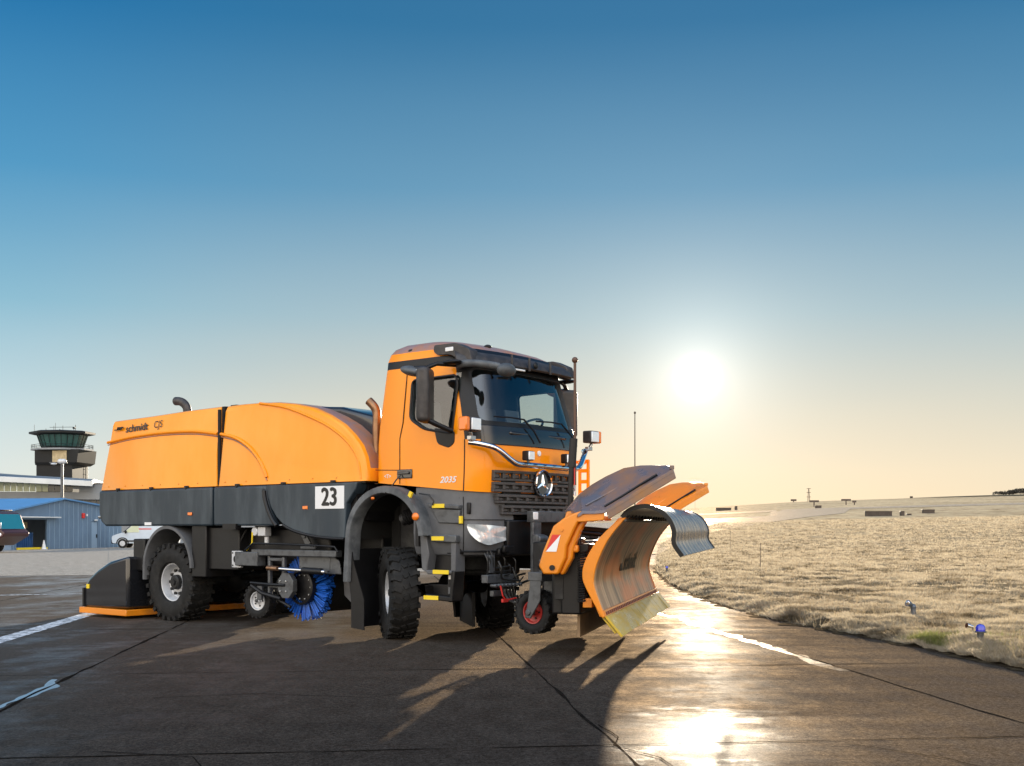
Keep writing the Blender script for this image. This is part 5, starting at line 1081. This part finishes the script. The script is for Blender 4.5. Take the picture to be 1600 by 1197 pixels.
for s,x in ((-1,-4.4),(1,4.6)):
    b=B(); zt=Z(704) if s<0 else Z(730); 
    for q in (-.35,.35): b.cyl((x+q*.6,-.6,Z(757)),(x+q*.6,-.6,zt),.05,5)
    for z in np.arange(Z(757),zt,.9): b.cyl((x-.3,-.6,z),(x+.3,-.6,z),.03,4)
    for z in (Z(755),Z(750)): b.box((x,-.6,z),(1.3,1,.05))
    b.build('ladder','tower',ct)
# flood-light pole
Y=110;k=Y/1800; lp=empty('floodlight_pole',((97-800)*k,Y,0),0,label='tall grey floodlight pole behind the blue shed in front of the tower',cat='light pole')
b=B(); b.cyl((0,0,0),(0,0,1.42+(825-722)*k),.17,14,0,.13); b.build('pole','steel',lp); b=B(); b.box((-.35,0,1.42+(825-723)*k),(1.7,.12,.10)); b.build('crossarm','steel',lp,bevel=.02)
for x in (-.75,-.1,.2): b=B(); b.ell((x,-.15,1.42+(825-(721 if x>-.5 else 725))*k),(.28,.2,.24 if x>-.5 else .1)); b.build('floodlight','rimgrey',lp)
# van
Y=82; vn=empty('parked_van',((229-800)/1800*Y,Y,0),R(4),label='small white panel van parked beside the blue shed, behind the rear of the sweeper truck',cat='van')
b=B(); Pv=rrect([(-2.2,.35),(-2.22,.85),(-1.75,1.02),(-1.45,1.10),(-.75,1.70),(-.2,1.83),(2.1,1.80),(2.2,1.6),(2.2,.32)],.12)
rs=[[(x,y,z) for x,z in [((px_-0)*1,pz) for px_,pz in [((p[0]*.985 if abs(y)>.8 else p[0]),(p[1] if p[1]<1.1 else p[1]-(.05 if abs(y)>.8 else 0))) for p in Pv]]] for y in (-.88,-.84,-.6,0,.6,.84,.88)]
b.rings(rs); vb=b.build('body','van',vn,smooth=40)
b=B(); b.prism([(-1.35,1.10),(-.72,1.62),(-.35,1.66),(-.30,1.12)],'y',-.90,-.885); b.build('door_window','window_pale',vb); b=B(); b.prism([(-1.52,1.08),(-.86,1.66),(-.84,1.63),(-1.46,1.06)],'y',-.7,.7); b.build('windscreen','window_dark',vb)
b=B(); b.box((-2.22,0,.45),(.08,1.5,.28)); b.build('front_bumper','black',vb,bevel=.03); b=B(); b.box((0,-.90,.5),(2.6,.03,.10)); b.build('side_trim','black',vb)
b=B(); b.box((.1,-.89,1.35),(.9,.01,.07)); b.build('side_stripe','red',vb)
for x in (-1.45,1.4):
    for y in (-.80,.80):
        b=B(); b.cyl((x,y-.1,.33),(x,y+.1,.33),.33,24); w=b.build('wheel','rubber',vn,bevel=.03); b=B(); b.cyl((x,y-.115*(1 if y<0 else -1),.33),(x,y-.10*(1 if y<0 else -1),.33),.19,18); b.build('rim','rimgrey',w)
    b=B(); b.prism(arc(x,.33,.43,.43,0,180,14)+[(x-.36,.33)]+arc(x,.33,.36,.36,180,0,14),'y',-.905,-.86); b.build('wheel_arch','black',vb)
b=B(); b.ell((-1.2,-1.0,1.15),(.08,.1,.13)); b.build('door_mirror','black',vb)
# service vehicle at the frame edge
Y=66; k=Y/1800; fv=empty('service_truck',((-30-800)*k,Y,0),R(-14),label='dark red service truck with cyan windscreen cut by the left edge of the photo',cat='truck')
def fz_(py): return 1.42+(825-py)*k
b=B(); Pp=rrect([(-3.6,.42),(-3.6,2.38),(1.55,2.34),(1.80,2.2),(2.15,1.35),(2.40,1.15),(2.35,.95),(1.35,.42)],.08); b.prism(Pp,'y',-1.1,1.1); fb=b.build('body','maroon',fv,bevel=.05,seg=3)
b=B(); b.prism([(1.60,2.26),(1.80,2.20),(2.16,1.36),(1.9,1.34)],'y',-1.0,1.0); b.prism([(.2,2.22),(1.62,2.26),(1.98,1.36),(.2,1.25)],'y',-1.13,-1.10); b.build('windscreen','cyan_glass',fb,bevel=.02)
b=B(); b.box((1.45,-1.14,2.20),(.42,.03,.10)); b.build('lime_sticker','lime',fb); b=B(); b.box((1.2,-1.13,1.12),(.4,.03,.14)); b.build('lime_sticker','lime',fb)
b=B(); b.box((0,0,2.43),(2.6,2.1,.08)); b.build('roof','maroon',fb,bevel=.03)
b=B(); b.tube([(1.0,-1.12,1.25),(1.7,-1.16,1.5),(2.1,-1.16,1.42)],.03,6); b.box((2.12,-1.15,1.55),(.12,.2,.35)); b.build('mirror','rimgrey',fb,bevel=.03)
b=B(); b.ell((1.5,-1.12,.62),(.12,.05,.12)); b.build('headlamp','lens',fb); b=B(); b.ell((2.12,-1.05,1.05),(.13,.08,.12)); b.build('headlamp','lens',fb)
for x in (.3,-2.6):
    for y in (-.95,.95): b=B(); b.cyl((x,y-.15,.45),(x,y+.15,.45),.45,24); b.build('wheel','rubber',fv,bevel=.04)
# traffic cone in bay
b=B(); b.lathe([(0,.22),(.03,.22),(.03,.16),(.62,.03),(.62,.001)],(0,0,0),(0,0,1),16); o=b.build('traffic_cone','white',None); o.location=(-31.0,76.3,0); tag(o,'pale traffic cone standing at the edge of the shed bay','cone')
# ================================================================== BACKGROUND, right: airfield
def ray(px,py):
    # where the view ray meets the terrain
    ax=(px-800)/1800; Yv=np.exp(np.linspace(math.log(9),math.log(890),3000)); h=hgt(ax*Yv,Yv); y=825+1800*(1.42-h)/Yv
    i=np.argmax(y<=py) if (y<=py).any() else len(Yv)-1; return float(ax*Yv[i]),float(Yv[i]),float(h[i])
M['hut']=mat('dark_weathered_timber',(.06,.045,.035),.7,var=.3,vscale=2); M['postm']=mat('rusty_post',(.07,.05,.04),.6)
def hut(px0,px1,pt,pb,label,cat='equipment box',name='field_cabinet',slats=True):
    x,y,z=ray((px0+px1)/2,pb); w=(px1-px0)/1800*y; h=(pb-pt)/1800*y
    r=empty(name,(x,y,z-.05),R(-6),label=label,cat=cat,group='dark equipment cabinets on the field'); b=B(); b.box((0,0,h/2),(w,max(1.2,w*.3),h)); b.build('casing','hut',r,bevel=.03)
    b=B(); b.box((0,0,h+.04),(w*1.04,max(1.3,w*.33),.08)); b.build('lid','postm',r,bevel=.02)
    if slats and w>2:
        b=B(); 
        for q in np.arange(-w/2+.3,w/2,.6): b.box((q,-max(1.2,w*.3)/2-.03,h/2),(.06,.06,h))
        b.build('battens','postm',r)
    return r
hut(1353,1392,799,806.5,'long low dark slatted cabinet, the widest one out on the field')
hut(1407,1412,799,806,'narrow dark upright cabinet just right of the longest low cabinet')
hut(1417,1423,803,805,'tiny dark box between the narrow upright cabinet and the right hand cabinet')
hut(1442,1459,796.5,802,'squat dark cabinet furthest right of those by the runway')
hut(1119,1142,793.5,798,'low dark cabinet nearest the plough on the left of the field')
hut(1148,1152,791,797,'small upright dark cabinet beside the low one nearest the plough')
hut(1274,1283,790,794,'dark cabinet left of the twin navigation aerials')
hut(1422,1426,775.5,778.5,'tiny dark hut standing on the skyline of the field')
def tmast(px,pt,pb,label,arm=.5):
    x,y,z=ray(px,pb); h=(pb-pt)/1800*y; r=empty('field_aerial',(x,y,z-.05),label=label,cat='aerial',group='small aerials on the field'); b=B(); b.cyl((0,0,0),(0,0,h),.10*y/200,8); b.build('mast','postm',r); b=B(); b.box((0,0,h),(arm*y/60,.3,.25*y/150)); b.build('head','postm',r,bevel=.02)
tmast(1272,783,792,'short T shaped aerial above the dark cabinet mid field'); tmast(1322,781,789,'T shaped aerial left of a pair of thin posts mid field'); tmast(1335,783.5,789,'short aerial right of the second T shaped one',.2)
tmast(1240,780,783,'tiny aerial on the skyline left of the lattice mast',.3)
# lattice mast
x,y,z=ray(1263.6,783); h=21/1800*y; r=empty('lattice_mast',(x,y,z-.1),label='distant lattice mast with three crossarms rising above the horizon',cat='mast')
b=B()
for sx_,sy_ in ((-1,-1),(1,-1),(1,1),(-1,1)): b.cyl((sx_*.8,sy_*.8,0),(sx_*.2,sy_*.2,h),.10,5)
for i in range(8):
    z0=h*i/8; z1=h*(i+1)/8; w0=.8-.6*i/8; w1_=.8-.6*(i+1)/8; b.cyl((-w0,-w0,z0),(w1_,-w1_,z1),.06,4); b.cyl((w0,-w0,z0),(-w1_,-w1_,z1),.06,4)
b.build('lattice','postm',r)
for q in (.35,.68,.97): b=B(); b.box((0,0,h*q),(3.2,.3,.35)); b.build('crossarm','postm',r)
# frame with thin aerial
x,y,z=ray(1086,797); r=empty('approach_light_frame',(x,y,z),label='low frame with a thin mast left of the nearest cabinets',cat='light frame'); b=B(); w=11/1800*y
for q in (-w/2,w/2): b.cyl((q,0,0),(q,0,.5),.06,6)
b.cyl((-w/2,0,.5),(w/2,0,.5),.06,6); b.build('frame','postm',r); b=B(); b.cyl((0,0,.3),(0,0,22/1800*y),.05,6); b.build('thin_mast','postm',r)
# tall thin pole behind the plough
Y=52; r=empty('tall_pole',((992-800)/1800*Y,Y,0),label='tall thin bare pole rising behind the snow plough',cat='pole'); b=B(); hh=1.42+180/1800*Y; b.cyl((0,0,0),(0,0,hh),.035,8,0,.02); b.build('shaft','postm',r); b=B(); b.ell((0,0,hh),(.05,.05,.06)); b.build('cap','postm',r)
for px,pt,pb,l in ((1188,850,890,'thin upright marker stake in the grass, nearer the camera'),(1141,830,860,'thin upright marker stake in the grass, farther from the camera')):
    x,y,z=ray(px,pb); b=B(); b.cyl((0,0,-.05),(0,0,(pb-pt)/1800*y),.012,6,0,.009); b.box((0,0,(pb-pt)/1800*y),(.03,.012,.05)); o=b.build('marker_stake','postm',None); o.location=(x,y,z); tag(o,l,'stake','marker stakes in the grass')
# blue edge lights
M['blueglass']=mat('blue_lens',(.01,.02,.45),.08,coat=1); M['cap']=mat('cast_housing',(.10,.12,.15),.4,metal=.4); M['shiny']=mat('polished_reflector',(.9,.9,.92),.12,metal=1)
def edgelight(px,pb,hpx,label,style):
    x,y,z=ray(px,pb); h=hpx/1800*y; r=empty('taxiway_light',(x,y,z+.05),R(20),label=label,cat='airfield light',group='lights along the pavement edge')
    if style=='blue':
        b=B(); b.cyl((0,0,0),(0,0,h*.55),h*.17,16); b.cyl((0,0,h*.55),(0,0,h*.62),h*.30,16); b.build('stem','steel',r,bevel=.004)
        b=B(); b.lathe([(0,h*.24),(h*.2,h*.25),(h*.33,h*.17),(h*.38,.001)],(0,0,h*.62),(0,0,1),20); b.build('lens','blueglass',r)
    else:
        b=B(); b.cyl((0,0,0),(0,0,h*.5),h*.18,14); b.ell((.0,0,h*.55),(h*.2,h*.2,h*.22)); b.build('stem','cap',r); b=B(); b.cyl((-h*.2,0,h*.72),(-h*.55,-.02,h*.84),h*.15,14,0,h*.24); b.build('hood','cap',r); b=B(); b.ell((-h*.56,-.02,h*.85),(h*.07,h*.2,h*.2)); b.build('reflector','shiny',r)
edgelight(1532,1012,30,'blue domed taxiway light on a pale stem, closest to the camera','blue'); edgelight(1427,966,22,'dark airfield lamp with a glinting reflector in the grass','dark'); edgelight(1042,896,9,'small blue taxiway light at the grass edge beside the plough','blue')
x,y,z=ray(1520,1004); b=B(); b.cyl((0,0,.0),(0,0,.12),.012,8); b.cyl((0,0,.13),(-.08,-.02,.15),.018,12,0,.03); o=b.build('glint_piece','shiny',None); o.location=(x,y,z+.05); tag(o,'small polished piece added as a glint beside the nearest blue taxiway light','glint')  # polished piece added to stand for a small glint
# far trees
M['bark']=mat('bark',(.05,.04,.03),.8); M['leaf']=mat('bare_twigs',(.045,.040,.028),.8,var=.4,vscale=.5)
def tree(px,w,h,label,seed):
    x,y,z=ray(px,771); y=min(y,860); x=(px-800)/1800*y; z=float(hgt(np.array([x]),np.array([y]))[0]); rr=random.Random(seed); r=empty('bare_tree',(x,y,z-.3),label=label,cat='tree',group='trees on the far ridge')
    b=B(); b.tube([(0,0,0),(.1,0,h*.25),(0,.1,h*.5)],[.22,.18,.10],7)
    for k in range(7): a=rr.uniform(0,6.3); b.tube([(0,0,h*rr.uniform(.2,.45)),(w*.25*math.cos(a),w*.25*math.sin(a),h*.65),(w*.4*math.cos(a+.3),w*.4*math.sin(a+.3),h*.9)],[.14,.09,.03],5)
    b.build('trunk','bark',r); b=B()
    for k in range(700):
        a=rr.uniform(0,6.3); q=rr.random()**.4; e=rr.uniform(-.5,1); c=Vector((w*.5*q*math.cos(a)*math.sqrt(max(0,1-e*e*.7)),w*.5*q*math.sin(a),h*.52+e*h*.42)); s=rr.uniform(.3,.9); d=[Vector((rr.uniform(-s,s),rr.uniform(-s,s),rr.uniform(-s,s))) for _ in range(3)]
        b.add([c+v for v in d],[(0,1,2)])
    b.build('crown','leaf',r,smooth=0,recalc=False)
for px,w,h,l,sd in ((1567,15,3.2,'broad low bush like tree leftmost on the far ridge',1),(1582,7,4.2,'narrow tree in the middle of the far ridge group',2),(1594,10,5.2,'tallest bare tree at the right edge of the far ridge',3),(1606,10,4.5,'tree cut by the right edge of the photo on the far ridge',4)): tree(px,w,h,l,sd)
